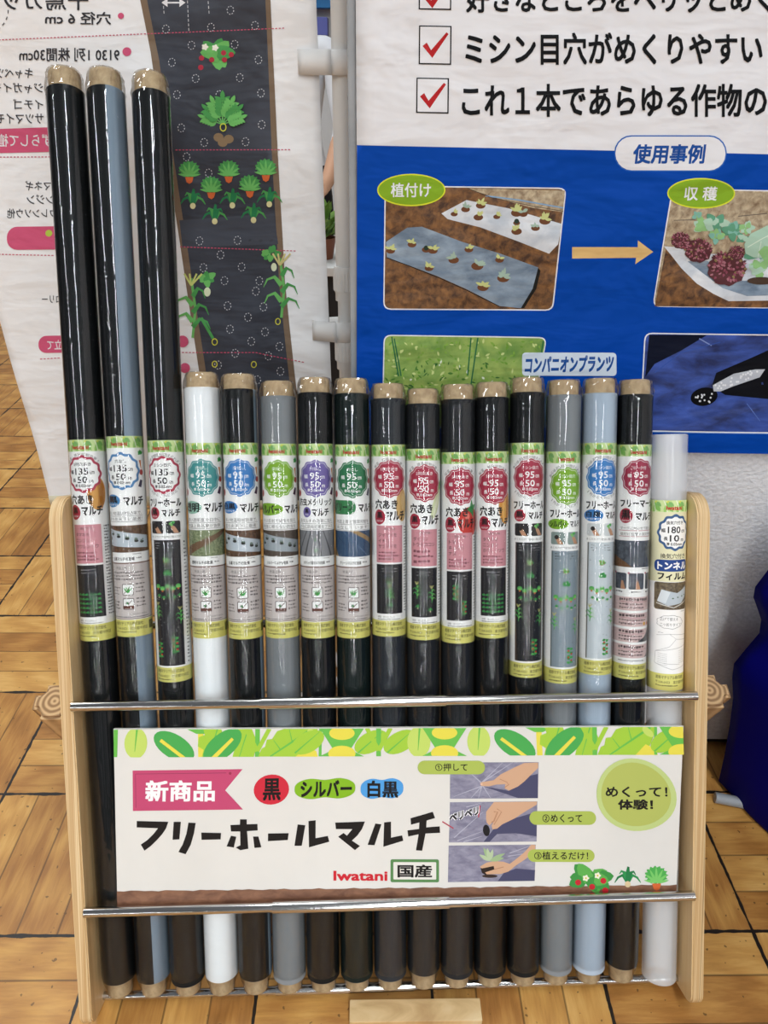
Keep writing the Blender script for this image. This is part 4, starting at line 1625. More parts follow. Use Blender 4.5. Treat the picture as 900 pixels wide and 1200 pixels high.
A2([(502, 356), (538, 352), (538, 436), (596, 424), (602, 452), (498, 484)])
A2([(640, 334), (756, 300), (768, 332), (724, 346), (722, 382), (792, 376), (794, 410), (718, 414), (700, 504), (668, 502), (682, 418), (628, 430), (624, 398), (684, 390), (686, 356), (642, 368)])  # チ

P.text('Iwatani', 393, 1015.5, 455.5, 1027, ink('#cf2230'), 0.028)
P.rrect(459, 1002, 515, 1028.5, 2, ink('#5a8a52'))
P.rrect(462.3, 1005.2, 511.8, 1025.3, 1, ink('#e6e3dc'))
P.text('国産', 467, 1008, 507, 1023, ink('#161212'), 0.03)

# three small photographs of hands working on film
LAV = two_tone('printed_lilac_film', '#77758c', '#9a98ac', 55, 0.5, vecscale=(1, 1, 2.2), rot=(0, 0.6, 0))
LAVD = ink('#4a4a68')
LAVL = ink('#b4b3c4')
FL = ink('#d3a888')
FLD = ink('#b98868')


def ph(ox, oy, k):
    return lambda pts: [(ox + x * k, oy + y * k) for x, y in pts]


Q = ph(490, 870, 160 / 900)
P.poly(Q([(216, 106), (796, 102), (788, 340), (214, 345)]), LAV)
P.poly(Q([(430, 262), (600, 292), (700, 200), (790, 180), (788, 340), (660, 340)]), LAVD)
for q in ([(420, 240), (560, 106)], [(420, 240), (625, 104)], [(420, 240), (300, 130)], [(430, 260), (480, 340)], [(425, 260), (350, 340)], [(425, 260), (240, 330)], [(425, 255), (400, 340)]):
    P.line(Q(q), 1.4, LAVL, 0.4)
P.poly(Q([(412, 240), (424, 234), (500, 222), (548, 182), (640, 136), (700, 108), (792, 104), (792, 140), (740, 190), (700, 230), (660, 262), (600, 290), (572, 276), (576, 248), (520, 250), (470, 262), (418, 260)]), FL)
P.line(Q([(572, 270), (600, 250), (588, 240)]), 1.0, FLD)
P.line(Q([(540, 214), (590, 236)]), 0.8, FLD)
P.disc(*Q([(420, 248)])[0], 1.5, ink('#e3bfa4'), 1.1, n=10)
P.poly(Q([(214, 368), (784, 361), (776, 624), (206, 632)]), LAV)
P.poly(Q([(430, 628), (500, 540), (640, 470), (780, 430), (776, 590), (640, 570), (520, 575), (470, 627)]), LAVD)
for q in ([(240, 600), (430, 430)], [(260, 620), (420, 560)], [(320, 400), (420, 372)], [(300, 628), (420, 590)]):
    P.line(Q(q), 1.2, LAVL, 0.4)
P.disc(*Q([(450, 552)])[0], 4.0, ink('#17151a'), 6.8, n=18, rot=-0.1)
P.poly(Q([(448, 470), (450, 430), (500, 366), (782, 362), (780, 382), (700, 430), (640, 470), (600, 490), (556, 510), (520, 540), (490, 545), (484, 520), (500, 490), (470, 520), (452, 500)]), FL)
P.line(Q([(500, 430), (524, 430), (500, 490), (484, 500)]), 1.6, FLD)
P.line(Q([(520, 410), (550, 430), (500, 515)]), 1.0, FLD)
P.poly(Q([(204, 652), (770, 644), (760, 880), (198, 890)]), LAV)
P.poly(Q([(560, 830), (640, 800), (764, 810), (760, 880), (520, 884)]), LAVD)
for q in ([(600, 700), (740, 650)], [(590, 720), (720, 700)]):
    P.line(Q(q), 1.2, LAVL, 0.4)
P.poly(Q([(410, 800), (500, 760), (510, 830), (440, 842), (420, 830)]), ink('#2a1d19'))
P.poly(Q([(404, 790), (450, 762), (500, 752), (560, 756), (600, 770), (640, 740), (700, 690), (740, 645), (768, 646), (766, 690), (700, 740), (640, 780), (590, 820), (540, 836), (450, 838), (440, 826), (500, 806), (496, 784), (420, 800)]), FL)
P.line(Q([(500, 806), (560, 790)]), 0.9, FLD)
for a, L in ((-2.0, 17), (-1.75, 15), (-1.3, 14), (-0.45, 20), (-0.2, 17), (-2.6, 14)):
    P.leaf(*Q([(470, 750)])[0], L, 4.6, a, ink('#9fb98a') if L > 15 else ink('#b7c9a2'))
P.disc(*Q([(470, 850)])[0], 9, ink('#3a2b26'), 2.0, n=14)
# peeling sound word
P.line([(519, 958), (532, 966)], 1.4, ink('#b53a4e'))
P.line([(563, 939), (561, 953)], 1.4, ink('#b53a4e'))
P.text('ベリベリ', 526.5, 949, 562, 959.5, WHT, 0.12, slope=-0.27)
P.text('ベリベリ', 527.5, 949.6, 561, 958.8, INK, 0.03, slope=-0.27)
PILL = ink('#aebf58')
P.rrect(490.5, 886.5, 569, 902.5, 7.9, PILL)
P.text('①押して', 511, 889.6, 548.5, 898.6, INK, 0.012)
P.rrect(620, 945.5, 697, 961.5, 7.9, PILL)
P.text('②めくって', 635, 949, 681, 958.6, INK, 0.012)
P.rrect(617.5, 990, 694.5, 1004.5, 7.2, PILL)
P.text('③植えるだけ！', 625, 992.5, 687, 1001.8, INK, 0.012)
P.disc(743.5, 926.5, 46.5, ink('#c2d286'), 42.2, n=40, wob=0.02, k=3, rot=0.25)
P.disc(743, 926, 40.5, ink('#b6bf62'), 37, n=40, wob=0.02, k=3, rot=0.25)
P.text('めくって！', 708.5, 916.5, 780, 928.8, INK, 0.022)
P.text('体験！', 722.5, 931.5, 763, 943.5, INK, 0.035)
# soil strip and plants
SO = two_tone('printed_brown_soil', '#6d4836', '#94684e', 34, 0.55, vecscale=(1, 1, 2.0), rot=(0, 0.5, 0))
top = []
for i in range(81):
    u = i / 80
    top.append((142 + u * (788 - 142), 1040 - 9.5 * u + 0.9 * math.sin(i * 1.9) * math.sin(i * 0.7)))
P.poly(top + [(786.9, 1047.6), (143.2, 1059.6)], SO)
P.bush(689, 1023, 25, ink('#5fb04f'), ink('#3f9443'), None, 15, 11)
for x, y in ((675, 1028), (691, 1033), (704, 1026), (706, 1037)):
    P.disc(x, y, 3.5, ink('#c5242f'), 3.4, n=12)
for x, y in ((684, 1023), (697.5, 1020)):
    P.disc(x, y, 3.4, ink('#f3efd8'), n=20, wob=0.2, k=5)
    P.disc(x, y, 1.2, ink('#e0cf5a'), n=8)
P.onion_plant(732, 1024, 16.5, ink('#1f7d45'), ink('#2f9450'), ink('#dfc79a'))
P.carrot_plant(765, 1027, 20, ink('#4fae52'), ink('#7ccb6a'), ink('#dd6a35'))
P.build('printed_face', lambda x, y, h: (lambda q: Vector((q[0], -0.00035 - h, q[1])))(to_sign(x, y)), sign, dz=2e-5, up=lambda c: Vector((0, -1, 0)))

# ------------------------------------------------------------------ blue-white banner on the wall
B2Y = WALL_Y - 0.014


def ripple2(x, z):
    return 0.0022 * math.sin(x * 9 + 1.2 * math.sin(z * 4)) + 0.0016 * math.sin(z * 13 + x * 3)


b2x0, b2z0, b2x1 = -0.045, 0.742, 0.84
banner2 = empty('wall_banner', 'blue and white banner with ticked black text and farm photos hanging on the wall', 'banner', (b2x0, B2Y, b2z0))
bm = bmesh.new()
nx, nz_ = 36, 40
TOPZ = 1.62


def sheet(bm, x0, x1, z0, z1, nx, nz, yf, thick, slant=0.0):
    F, Bk = [], []
    for j in range(nz + 1):
        z = z0 + (z1 - z0) * j / nz
        F.append([]); Bk.append([])
        for i in range(nx + 1):
            x = x0 + (x1 - x0) * i / nx
            y = yf(x, z)
            F[-1].append(bm.verts.new((x, y, z)))
            Bk[-1].append(bm.verts.new((x, y + thick, z)))
    for j in range(nz):
        for i in range(nx):
            bm.faces.new((F[j][i], F[j][i + 1], F[j + 1][i + 1], F[j + 1][i]))
            bm.faces.new((Bk[j][i + 1], Bk[j][i], Bk[j + 1][i], Bk[j + 1][i + 1]))
    for i in range(nx):
        bm.faces.new((F[0][i + 1], F[0][i], Bk[0][i], Bk[0][i + 1]))
        bm.faces.new((F[nz][i], F[nz][i + 1], Bk[nz][i + 1], Bk[nz][i]))
    for j in range(nz):
        bm.faces.new((F[j][0], F[j + 1][0], Bk[j + 1][0], Bk[j][0]))
        bm.faces.new((F[j + 1][nx], F[j][nx], Bk[j][nx], Bk[j + 1][nx]))


WB = ink('#e3e4e8', 0.6, True)
BLUE = ink('#0043a4', 0.6, True)
sheet(bm, 0, b2x1 - b2x0, 0, TOPZ - b2z0, nx, nz_, lambda x, z: ripple2(x + b2x0, z + b2z0), 0.003)
bm_obj('cloth', bm, WB, banner2, smooth=True)
P = Print()


def cink(c):
    return ink(c, 0.55, True)


def C2(pts):
    return pts


INK2 = cink('#141619')
WH2 = cink('#e4e5e9')
# blue field down to the hem, with a paler seam
P.poly([(418.3, 170), (1010, 183), (1010, 533.5), (418, 521)], BLUE)
P.line([(762, 504.5), (1010, 509)], 1.6, cink('#7fa3dc'))
for y0, y1, body, x0, x1, by0, by1 in ((-22, 12, '好きなところをペリッとめくる', 546, 935, -18, 15), (30, 76, 'ミシン目穴がめくりやすい', 545, 893, 38, 76), (91, 133, 'これ１本であらゆる作物の栽培', 541, 960, 98, 137)):
    xa = 491 if y0 < 60 else 488
    P.poly([(xa, y0), (xa + 38, y0 + 0.6), (xa + 37.5, y1), (xa - 0.5, y1 - 0.8)], INK2)
    P.poly([(xa + 1.4, y0 + 1.4), (xa + 36.4, y0 + 2), (xa + 36, y1 - 1.6), (xa + 1, y1 - 2.2)], WH2)
    my = (y0 + y1) / 2
    P.poly([(xa + 4, my + 1), (xa + 9, my - 3), (xa + 14, my + 6), (xa + 32, my - 15), (xa + 34.5, my - 13), (xa + 15.5, my + 15)], cink('#b3262a'))
    P.text(body, x0, by0, x1, by1, INK2, 0.02, slope=0.0)
# section pill
P.rrect(720, 158.5, 851, 201, 20, cink('#2a62b4'))
P.rrect(721.4, 160, 849.6, 199.6, 19, WH2)
P.text('使用事例', 742, 169, 826, 192, cink('#1f4f9c'), 0.03, skew=0.12)


def quad_photo(q, base, rim=1.4):
    cx = sum(a for a, b in q) / 4
    cy = sum(b for a, b in q) / 4

    def rounded(qq, r):
        pts = []
        for i in range(4):
            a, b, c = qq[i - 1], qq[i], qq[(i + 1) % 4]
            la, lc = math.dist(a, b), math.dist(b, c)
            p0 = (b[0] + (a[0] - b[0]) * r / la, b[1] + (a[1] - b[1]) * r / la)
            p2 = (b[0] + (c[0] - b[0]) * r / lc, b[1] + (c[1] - b[1]) * r / lc)
            for k in range(5):
                t = k / 4
                pts.append(((1 - t) ** 2 * p0[0] + 2 * t * (1 - t) * b[0] + t * t * p2[0], (1 - t) ** 2 * p0[1] + 2 * t * (1 - t) * b[1] + t * t * p2[1]))
        return pts
    big = [(a + math.copysign(rim, a - cx), b + math.copysign(rim, b - cy)) for a, b in q]
    P.poly(rounded(big, 9), WH2)
    P.poly(rounded(q, 8), base)


def soilm(name, a, b, sc, **k):
    return two_tone(name, a, b, sc, 0.6, cloth=True, **k)


SOIL2 = soilm('banner_soil', '#41291a', '#8d6238', 80, mid=(0.36, 0.66), detail=8)
SAND2 = soilm('banner_sand', '#857057', '#c2b294', 110, detail=8)
FILMB = soilm('banner_silver_film', '#5f7286', '#93a5b6', 16, vecscale=(1, 1, 2.5), rot=(0, 0.5, 0))
FILMW = soilm('banner_white_film', '#b9c2cc', '#e0e4e8', 22)
K = 250 / 900
Z = lambda pts: [(430 + x * K, 200 + y * K) for x, y in pts]
quad_photo(Z([(80, 66), (838, 78), (782, 588), (74, 580)]), SOIL2)
P.poly(Z([(420, 74), (836, 84), (828, 176), (700, 158), (560, 120), (500, 100)]), SAND2)
P.line(Z([(500, 106), (640, 124), (830, 158)]), 1.6, cink('#7fa0c0'))
P.line(Z([(420, 72), (520, 112), (700, 150), (830, 172)]), 0.7, cink('#4a4036'))
P.poly(Z([(314, 180), (420, 124), (600, 160), (824, 226), (808, 312), (770, 352), (640, 300), (480, 240), (340, 204)]), FILMW)
P.poly(Z([(80, 300), (170, 240), (232, 236), (400, 300), (560, 350), (724, 410), (700, 500), (650, 582), (560, 572), (420, 500), (300, 446), (180, 400), (84, 366)]), FILMB)
P.poly(Z([(724, 412), (734, 424), (716, 500), (664, 582), (650, 582), (700, 500)]), cink('#20201e'))
P.line(Z([(84, 366), (180, 402), (300, 450), (420, 504), (560, 574)]), 1.0, cink('#2a2420'))
PLY, PLB = cink('#c3c987'), cink('#9fb6a6')
rp = random.Random(5)
for x, y, s_, kind in ((100, 330, 1, 0), (190, 304, 1, 0), (250, 326, 1, 2), (278, 330, 1.1, 0), (262, 404, 1, 0), (366, 370, 1.2, 1), (430, 326, 1, 0), (466, 396, 1.4, 1), (560, 370, 1, 0), (576, 448, 1.4, 1), (490, 486, 1.3, 0), (416, 156, 1, 1), (480, 140, 1.1, 0), (470, 190, 1.1, 0), (368, 176, 0.8, 0), (548, 188, 0.8, 0), (632, 172, 1.3, 0), (660, 176, 1, 1), (632, 250, 1.2, 0), (712, 236, 1, 1), (752, 206, 1.3, 0), (632, 214, 0.8, 2)):
    px_, py_ = Z([(x, y)])[0]
    P.disc(px_, py_ + 2, 5.2 * s_, cink('#6b4630'), 3.4 * s_, n=14)
    if kind == 2:
        P.disc(px_, py_, 3, cink('#2c3a30'), n=10)
        continue
    for k in range(6):
        P.leaf(px_, py_, rp.uniform(4, 8) * s_, 2.8 * s_, rp.uniform(-PI, 0.2), PLY if kind == 0 else PLB)
# harvest photo
K2 = 160 / 900
Z2 = lambda pts: [(740 + x * K2, 190 + y * K2) for x, y in pts]
quad_photo([(789, 222), (1000, 226), (1000, 360.5), (766.5, 358.5)], SAND2)
P.poly(Z2([(232, 560), (330, 640), (560, 760), (760, 900), (1000, 900), (1000, 958), (156, 952)]), SOIL2)
P.poly(Z2([(216, 556), (300, 560), (420, 600), (1460, 640), (1460, 900), (640, 916), (540, 868), (430, 800), (330, 700), (260, 610)]), FILMW)
P.poly(Z2([(370, 655), (500, 650), (700, 780), (1460, 780), (1460, 860), (760, 882), (600, 830)]), FILMB)
P.line(Z2([(280, 384), (420, 380)]), 1.0, cink('#6b6258'))
P.line(Z2([(700, 356), (890, 336)]), 1.0, cink('#6b6258'))
CAB = [cink(c) for c in ('#5f9a7c', '#7fb4a4', '#8fbf7f', '#a9c9b4')]
for x, y, r_, seed in ((440, 356, 8, 1), (470, 430, 14, 2), (560, 400, 16, 3), (650, 450, 15, 4), (560, 490, 11, 5), (760, 430, 10, 6), (740, 500, 10, 7), (870, 560, 26, 8), (1000, 520, 32, 9), (840, 700, 16, 10)):
    px_, py_ = Z2([(x, y)])[0]
    P.bush(px_, py_, r_, CAB[seed % 4], CAB[(seed + 1) % 4], None, 10, seed)
P.poly(Z2([(740, 540), (780, 470), (900, 410), (1000, 420), (1000, 640), (800, 626), (748, 600)]), CAB[3])
P.line(Z2([(760, 560), (860, 500), (1000, 430)]), 1.0, cink('#d3e2cf'))
P.line(Z2([(830, 620), (850, 520)]), 0.8, cink('#d3e2cf'))
P.poly(Z2([(830, 590), (870, 550), (1000, 560), (1000, 680), (880, 660)]), CAB[2])
LET = [cink(c) for c in ('#8a4a5a', '#a8707c', '#5a3438', '#8a7a52')]
for x, y, r_ in ((325, 512, 12), (440, 575, 17), (625, 690, 24), (690, 590, 10)):
    px_, py_ = Z2([(x, y)])[0]
    rl_ = random.Random(x)
    P.disc(px_, py_ + 0.1 * r_, r_ * 0.92, LET[2], r_ * 0.8, n=26, wob=0.06, k=9)
    for k in range(130):
        a = rl_.uniform(0, 2 * PI)
        d = r_ * math.sqrt(rl_.random()) * 0.9
        P.disc(px_ + d * math.cos(a) * 1.05, py_ + d * math.sin(a) * 0.85, r_ * 0.085, LET[k % 3] if rl_.random() < 0.88 else LET[3], r_ * 0.06, n=7, wob=0.2, k=3, rot=a)
P.disc(*Z2([(850, 780)])[0], 16, cink('#4a3a30'), 4.4, n=20)
for (x, y, rx, ry, body, tx0, tx1, ty0, ty1) in ((482, 222.5, 40, 19, '植付け', 458, 505, 214, 231), (821.5, 226.5, 39.5, 18, '収 穫', 802, 840, 218.5, 235)):
    P.disc(x, y, rx, cink('#d5dc3a'), ry, n=40)
    P.disc(x, y, rx - 1.6, cink('#84ab2b'), ry - 1.6, n=40)
    P.text(body, tx0, ty0, tx1, ty1, WH2, 0.015, skew=0.1 if rx < 40 else 0)
P.poly([(671, 290), (748, 290), (748, 282), (766, 295.5), (745, 310), (746, 302.5), (671, 303.5)], cink('#d9b578'))
# lower photos
GREEN2 = soilm('banner_field_green', '#5f8a3a', '#a8bd62', 26, mid=(0.3, 0.7), detail=8)
quad_photo([(451, 393), (640, 397), (620, 500), (449, 500)], GREEN2)
rq = random.Random(9)
for k in range(420):
    y = rq.uniform(400, 495)
    x = rq.uniform(452, 634 - (y - 400) * 0.1)
    P.leaf(x, y, rq.uniform(2.5, 7), rq.uniform(1.2, 3), rq.uniform(-PI, PI), (cink('#4c7a35'), cink('#86ab4a'), cink('#c8d48a'), cink('#dfe6cf'), cink('#6f9a3c'), cink('#3f6a34'))[k % 6 if y > 425 else (1, 2, 4)[k % 3]])
for q in ([(462, 396), (470, 440)], [(459, 394), (467, 440)], [(552, 396), (548, 440)], [(560, 396), (552, 450)], [(637, 400), (630, 440)]):
    P.line(q, 1.6, cink('#2f6b46'))
DB = soilm('banner_dark_film', '#142456', '#3a58ae', 14, vecscale=(1, 1, 2.2), rot=(0, -0.5, 0), detail=6)
quad_photo([(757, 391.5), (1000, 394), (1000, 507.5), (750, 503)], DB)
K3 = 460 / 900
Z3 = lambda pts: [(440 + x * K3, 370 + y * K3) for x, y in pts]
P.poly(Z3([(628, 44), (760, 44), (700, 80), (640, 110), (618, 140)]), cink('#0e1426'))
P.poly(Z3([(780, 130), (860, 96), (940, 60), (1000, 60), (1000, 190), (900, 190), (800, 180), (770, 160)]), cink('#0f1116'))
P.disc(*Z3([(752, 184)])[0], 16, cink('#0c0d10'), 10.5, n=24, rot=-0.2)
P.poly(Z3([(772, 158), (820, 132), (870, 122), (892, 122), (880, 140), (820, 160), (790, 172), (774, 172)]), cink('#b9bec6'))
for k in range(40):
    x, y = rq.uniform(732, 770), rq.uniform(176, 198)
    if k < 14:
        P.disc(*Z3([(x, y)])[0], 1.2, cink('#d8dade'), n=6)
    else:
        u = rq.random()
        P.disc(*Z3([(775 + u * 110, 164 - u * 40 + rq.uniform(-8, 8))])[0], 1.3, cink('#dfe1e4'), n=6)
P.line(Z3([(742, 52), (770, 68)]), 1.4, cink('#7d8fc4'))
P.line(Z3([(850, 200), (880, 240)]), 0.8, cink('#5b74b8'))
P.line(Z3([(640, 130), (700, 84), (790, 60)]), 1.0, cink('#3a57a4'))
P.rrect(612, 413.5, 722.5, 440.5, 4, cink('#d3dde8'), 3)
P.text('コンパニオンプランツ', 615.5, 418, 719, 437.5, cink('#214f94'), 0.04, skew=0.1, slope=-0.02)


def b2map(x, y, h):
    q = survey(x, y, B2Y)
    return Vector((q.x - b2x0, ripple2(q.x, q.z) - 0.0006 - h, q.z - b2z0))


P.build('printed_artwork', b2map, banner2, cutx=(410, 17), cuty=(0, 17), dz=3.5e-5, up=lambda c: Vector((0, -1, 0)))

# ------------------------------------------------------------------ white hanging banner, seen from behind
B1Y = 1.285
b1x0, b1x1, b1z0 = -0.705, -0.113, 0.495


def ripple1(x, z):
    return 0.004 * math.sin(x * 11 + 1.5 * math.sin(z * 3.1)) + 0.003 * math.sin(z * 9 + x * 5) + 0.0015 * math.sin(z * 22 + 9 * x)


banner1 = empty('hanging_banner', 'white hanging banner seen from behind, mirrored text and dark crop diagram', 'banner', (b1x0, B1Y, b1z0))
bm = bmesh.new()
sheet(bm, -0.0, b1x1 - b1x0, 0, 1.62 - b1z0, 40, 60, lambda x, z: ripple1(x + b1x0, z + b1z0), 0.0025)
for v in bm.verts:      # right hem bends in a little towards the foot
    u = v.co.x / (b1x1 - b1x0)
    v.co.x += 0.012 * u * (1 - v.co.z)
WB1 = ink('#eeeeef', 0.65, True)
bm_obj('cloth', bm, WB1, banner1, smooth=True)
P = Print()
DK = cink('#33343c')
GR1 = cink('#2f333f')
BRN = cink('#7d6a58')
PNK = cink('#cf5a7c')
PDT = cink('#c2566f')
TX = cink('#3b3b40')
P.poly([(158, -30), (176, 60), (186, 130), (204, 250), (222, 360), (247, 520), (256, 580), (262, 600), (365, 600), (346, 440), (334, 330), (326, 180), (320, 60), (316, -30)], BRN)
P.poly([(166, -30), (186, 70), (196, 140), (212, 250), (230, 360), (255, 520), (270, 600), (356, 600), (339, 440), (327, 330), (319, 180), (314, 60), (310, -30)], soilm('banner_black_film', '#2c303b', '#3a3f4b', 8))
P.poly([(209, 259), (321, 250), (326, 286), (213, 291)], cink('#4a4e58'))
for x0, y0, x1, y1 in ((0, 47, 160, 40), (160, 40, 335, 33), (205, 176, 342, 175), (0, 184, 60, 184), (210, 290, 348, 294), (0, 297, 65, 299), (205, 413, 300, 412), (300, 412, 358, 424), (48, 420, 72, 419)):
    P.dashes(x0, y0, x1, y1, 1.1, 4, PDT)
rr = random.Random(3)
WDT = cink('#c4c6cc')
for x, y in ((270, 12), (194, 34), (247, 32), (299, 30), (224, 53), (275, 52), (201, 73), (303, 70), (229, 92), (281, 91), (207, 111), (306, 109), (257, 111), (212, 150), (307, 146), (239, 167), (288, 166), (218, 184), (244, 203), (233, 283), (278, 282), (258, 299), (283, 313), (238, 314), (263, 329), (304, 329), (300, 341), (267, 358), (309, 359), (291, 371), (270, 385), (311, 388), (295, 399), (276, 413), (256, 427), (315, 416), (328, 405), (329, 434), (302, 444)):
    P.ring(x, y, 4.4, 5.2, 0.9, WDT, n=16, dash=2)
for x, y in ((252, 428 - 2), (298, 426)):
    P.ring(x, y, 3.4, 4, 1.0, cink('#d3d048'), n=16)
for x in (190, 219, 243):
    P.dashes(x, -10, x + 2, 38 if x == 219 else 18, 0.8, 5, WDT)
P.line([(194, 3), (214, 3)], 1.8, WH2)
P.poly([(189, 3), (196, -2), (196, 8)], WH2)
P.poly([(217, 3), (210, -2), (210, 8)], WH2)
GA, GB, GC = cink('#4f9a54'), cink('#6fb865'), cink('#2f7d4f')
P.bush(252, 62, 24, GA, GB, None, 14, 21)
for x, y in ((236, 68), (248, 70), (262, 62), (271, 64), (235, 79), (263, 70)):
    P.disc(x, y, 3.2, cink('#b03848'), n=10)
for x, y in ((240, 55), (252, 56)):
    P.disc(x, y, 3.6, cink('#eceadb'), n=20, wob=0.2, k=5)
for a in range(7):
    P.pinnate(261, 146, 34 - 2.4 * abs(a - 3), -PI / 2 + (a - 3) * 0.4, GA if a % 2 else GB, GB)
for x, y in ((256, 161), (268, 163), (261, 167)):
    P.disc(x, y, 6, cink('#8d775c'), 5.2, n=12)
P.ring(262, 149, 4, 5, 1.2, cink('#d3d048'), n=14)
for x, y in ((221, 203), (247, 221), (268, 202), (293, 219), (312, 200)):
    P.carrot_plant(x, y + 3, 19, GA, GB, cink('#cf6a3e'))
    P.onion_plant(x + 4, y + 33, 16.5, GC, GA, cink('#d9d3a0'))
P.bush(241, 326, 13, GB, GA, None, 8, 4)
P.disc(243, 342, 4, cink('#d9e2c0'), 5.4, n=12)
P.bush(318, 297, 12, GB, GA, None, 8, 6)
P.disc(321, 313, 3.4, cink('#d9e2c0'), 5, n=12)
P.corn(226, 362, 21, GB, GA, cink('#c9cf7a'))
P.line([(236, 372), (250, 396)], 3.4, GA)
P.ring(252, 400, 3.6, 4.2, 1.0, cink('#d3d048'), n=14)
P.corn(330, 338, 21, GB, GA, cink('#d3c98a'))
P.ring(326, 376, 3.2, 4, 1.0, cink('#d3d048'), n=14)
# reversed writing
P.text('千鳥カット', -20, -10, 104, 12, TX, 0.01, mirror=True)
P.disc(141.5, 18.5, 3.6, PNK, n=14)
P.text('穴径 6 cm', 54, 14, 130, 29, TX, 0.015, mirror=True)
P.disc(148.5, 60.5, 5.2, PNK, n=16)
P.text('9130 1列 株間30cm', 24, 56, 140, 72, TX, 0.012, mirror=True)
for body, x0, y in (('キャベツ', -4, 80), ('ジャガイモ', -8, 97), ('イチゴ', 16, 116), ('サツマイモ', -4, 133)):
    P.text(body, x0, y, 51 if x0 != -4 or y != 80 else 39, y + 12, TX, 0.005, mirror=True)
P.poly([(-30, 152), (62, 149), (62, 178), (-30, 180)], PNK)
P.text('ずらして植え付け', -40, 157, 60, 172, WH2, 0.01, mirror=True)
for body, x0, x1, y in (('タマネギ', 30, 70, 212), ('ニンジン', 32, 74, 228), ('ホウレンソウ他', 10, 76, 244)):
    P.text(body, x0, y, x1, y + 11, TX, 0.005, mirror=True)
P.rrect(10, 265, 90, 292, 12, PNK)
P.disc(58, 273, 4, cink('#b5c94f'), n=12)
P.text('スイートコーン', 66, 272, 120, 284, WH2, 0.01, mirror=True)
P.text('ブロッコリー', 50, 345, 96, 355, TX, 0.005, mirror=True)
P.rrect(46, 393, 104, 413, 9, PNK)
P.text('ウネ立て', 56, 398, 90, 409, WH2, 0.01, mirror=True)
P.ring(-12, 12, 24, 26, 1.0, TX, n=40, dash=2)
P.disc(214, 400, 7, PNK, n=14)
P.disc(217, 431, 6, PNK, n=14)


def b1map(x, y, h):
    q = survey(x, y, B1Y)
    return Vector((q.x - b1x0, ripple1(q.x, q.z) - 0.0008 - h, q.z - b1z0))


P.clip = None
bmz = [it for it in P.items]
P.items = [(a, b, c, d, e, (-14.5, -40, 372, 585)) for a, b, c, d, e, _ in bmz]
P.build('printed_artwork', b1map, banner1, cutx=(0, 13), cuty=(0, 12), dz=7e-5, up=lambda c: Vector((0, -1, 0)))
# hem at the foot
bm = bmesh.new()
sheet(bm, 0.0, b1x1 - b1x0, 0.0, 0.022, 40, 2, lambda x, z: ripple1(x + b1x0, z + b1z0) - 0.0022, 0.0012)
bm_obj('hem', bm, ink('#d8cfb4', 0.6), banner1, smooth=True)

# ------------------------------------------------------------------ banner pole with straps
POLE = Vector((-0.0765, B1Y + 0.004, 0))
pole = empty('banner_pole', 'white telescopic pole standing between the two banners', 'pole', POLE)
bm = bmesh.new()
tube(bm, (0, 0, 0.95), (0, 0, 2.1), 0.0148, 32)
bm_obj('upper_tube', bm, MAT['white'], pole, angle=40)
bm = bmesh.new()
tube(bm, (0, 0, 0.02), (0, 0, 0.96), 0.0125, 32)
bm_obj('lower_tube', bm, MAT['white'], pole, angle=40)


def collar(z0, z1):
    bm = bmesh.new()
    prof = [(0.0126, z0), (0.0165, z0), (0.0165, z0 + 0.012), (0.019, z0 + 0.02), (0.0195, z1 - 0.008), (0.0175, z1), (0.0126, z1)]
    h = z1 - z0
    lathe(bm, [prof[0], prof[1], prof[2], prof[3], (0.0194, z0 + 0.3 * h), (0.0195, z1 - 0.2 * h), prof[4], prof[5], prof[6]], 60,
          lambda a, z, i: 1 + (0.035 * (1 if math.cos(a * 20) > 0 else -0.6) if z0 + 0.015 < z < z1 - 0.005 else 0))
    bm_obj('locking_collar', bm, MAT['white'], pole, angle=50)


collar(survey(403, 352, B1Y).z, survey(401, 312, B1Y).z)
collar(survey(405, 432, B1Y).z, survey(404, 398, B1Y).z)
bm = bmesh.new()
for a in (0.6, 0.6 + PI / 2):
    dx, dy = math.cos(a) * 0.16, math.sin(a) * 0.16
    tube(bm, (-dx, -dy, 0.013), (dx, dy, 0.013), 0.012, 16)
tube(bm, (0, 0, 0.01), (0, 0, 0.05), 0.024, 24)
bm_obj('cross_base', bm, MAT['white'], pole, angle=40)

for x0, x1, y0, y1 in ((349, 411, 58, 88), (366, 413, 375, 398)):
    a, b = survey(x0, y0, B1Y), survey(x1, y1, B1Y)
    z0, z1 = b.z - b1z0, a.z - b1z0
    zc = (z0 + z1) / 2
    hz = (survey(x0, y0, B1Y).z - survey(x0, y1, B1Y).z) / 2
    bm = bmesh.new()
    path = []
    xs = a.x - b1x0
    xc, yc = POLE.x - b1x0, POLE.y - B1Y
    for i in range(6):
        u = i / 5
        x = xs + (xc - 0.014 - xs) * u
        path.append((x, ripple1(min(x, b1x1 - b1x0) + b1x0, zc + b1z0) * (1 - u) - 0.0035 - 0.0145 * u))
    for i in range(15):
        g = math.radians(215 + 200 * i / 14 + 0)
        path.append((xc + 0.0225 * math.cos(g), yc + 0.0225 * math.sin(g)))
    path += [(xc + 0.005, yc + 0.0235), (xc - 0.03, yc + 0.014)]
    rows = []
    for (x, y) in path:
        rows.append((bm.verts.new((x, y, zc - hz)), bm.verts.new((x, y, zc + hz))))
    for r0, r1 in zip(rows[:-1], rows[1:]):
        bm.faces.new((r0[0], r1[0], r1[1], r0[1]))
    o = bm_obj('strap', bm, ink('#e6e6e5', 0.6), banner1, angle=25)
    md = o.modifiers.new('thick', 'SOLIDIFY')
    md.thickness = 0.0012
    o['label'] = 'white strap holding the banner to the pole'

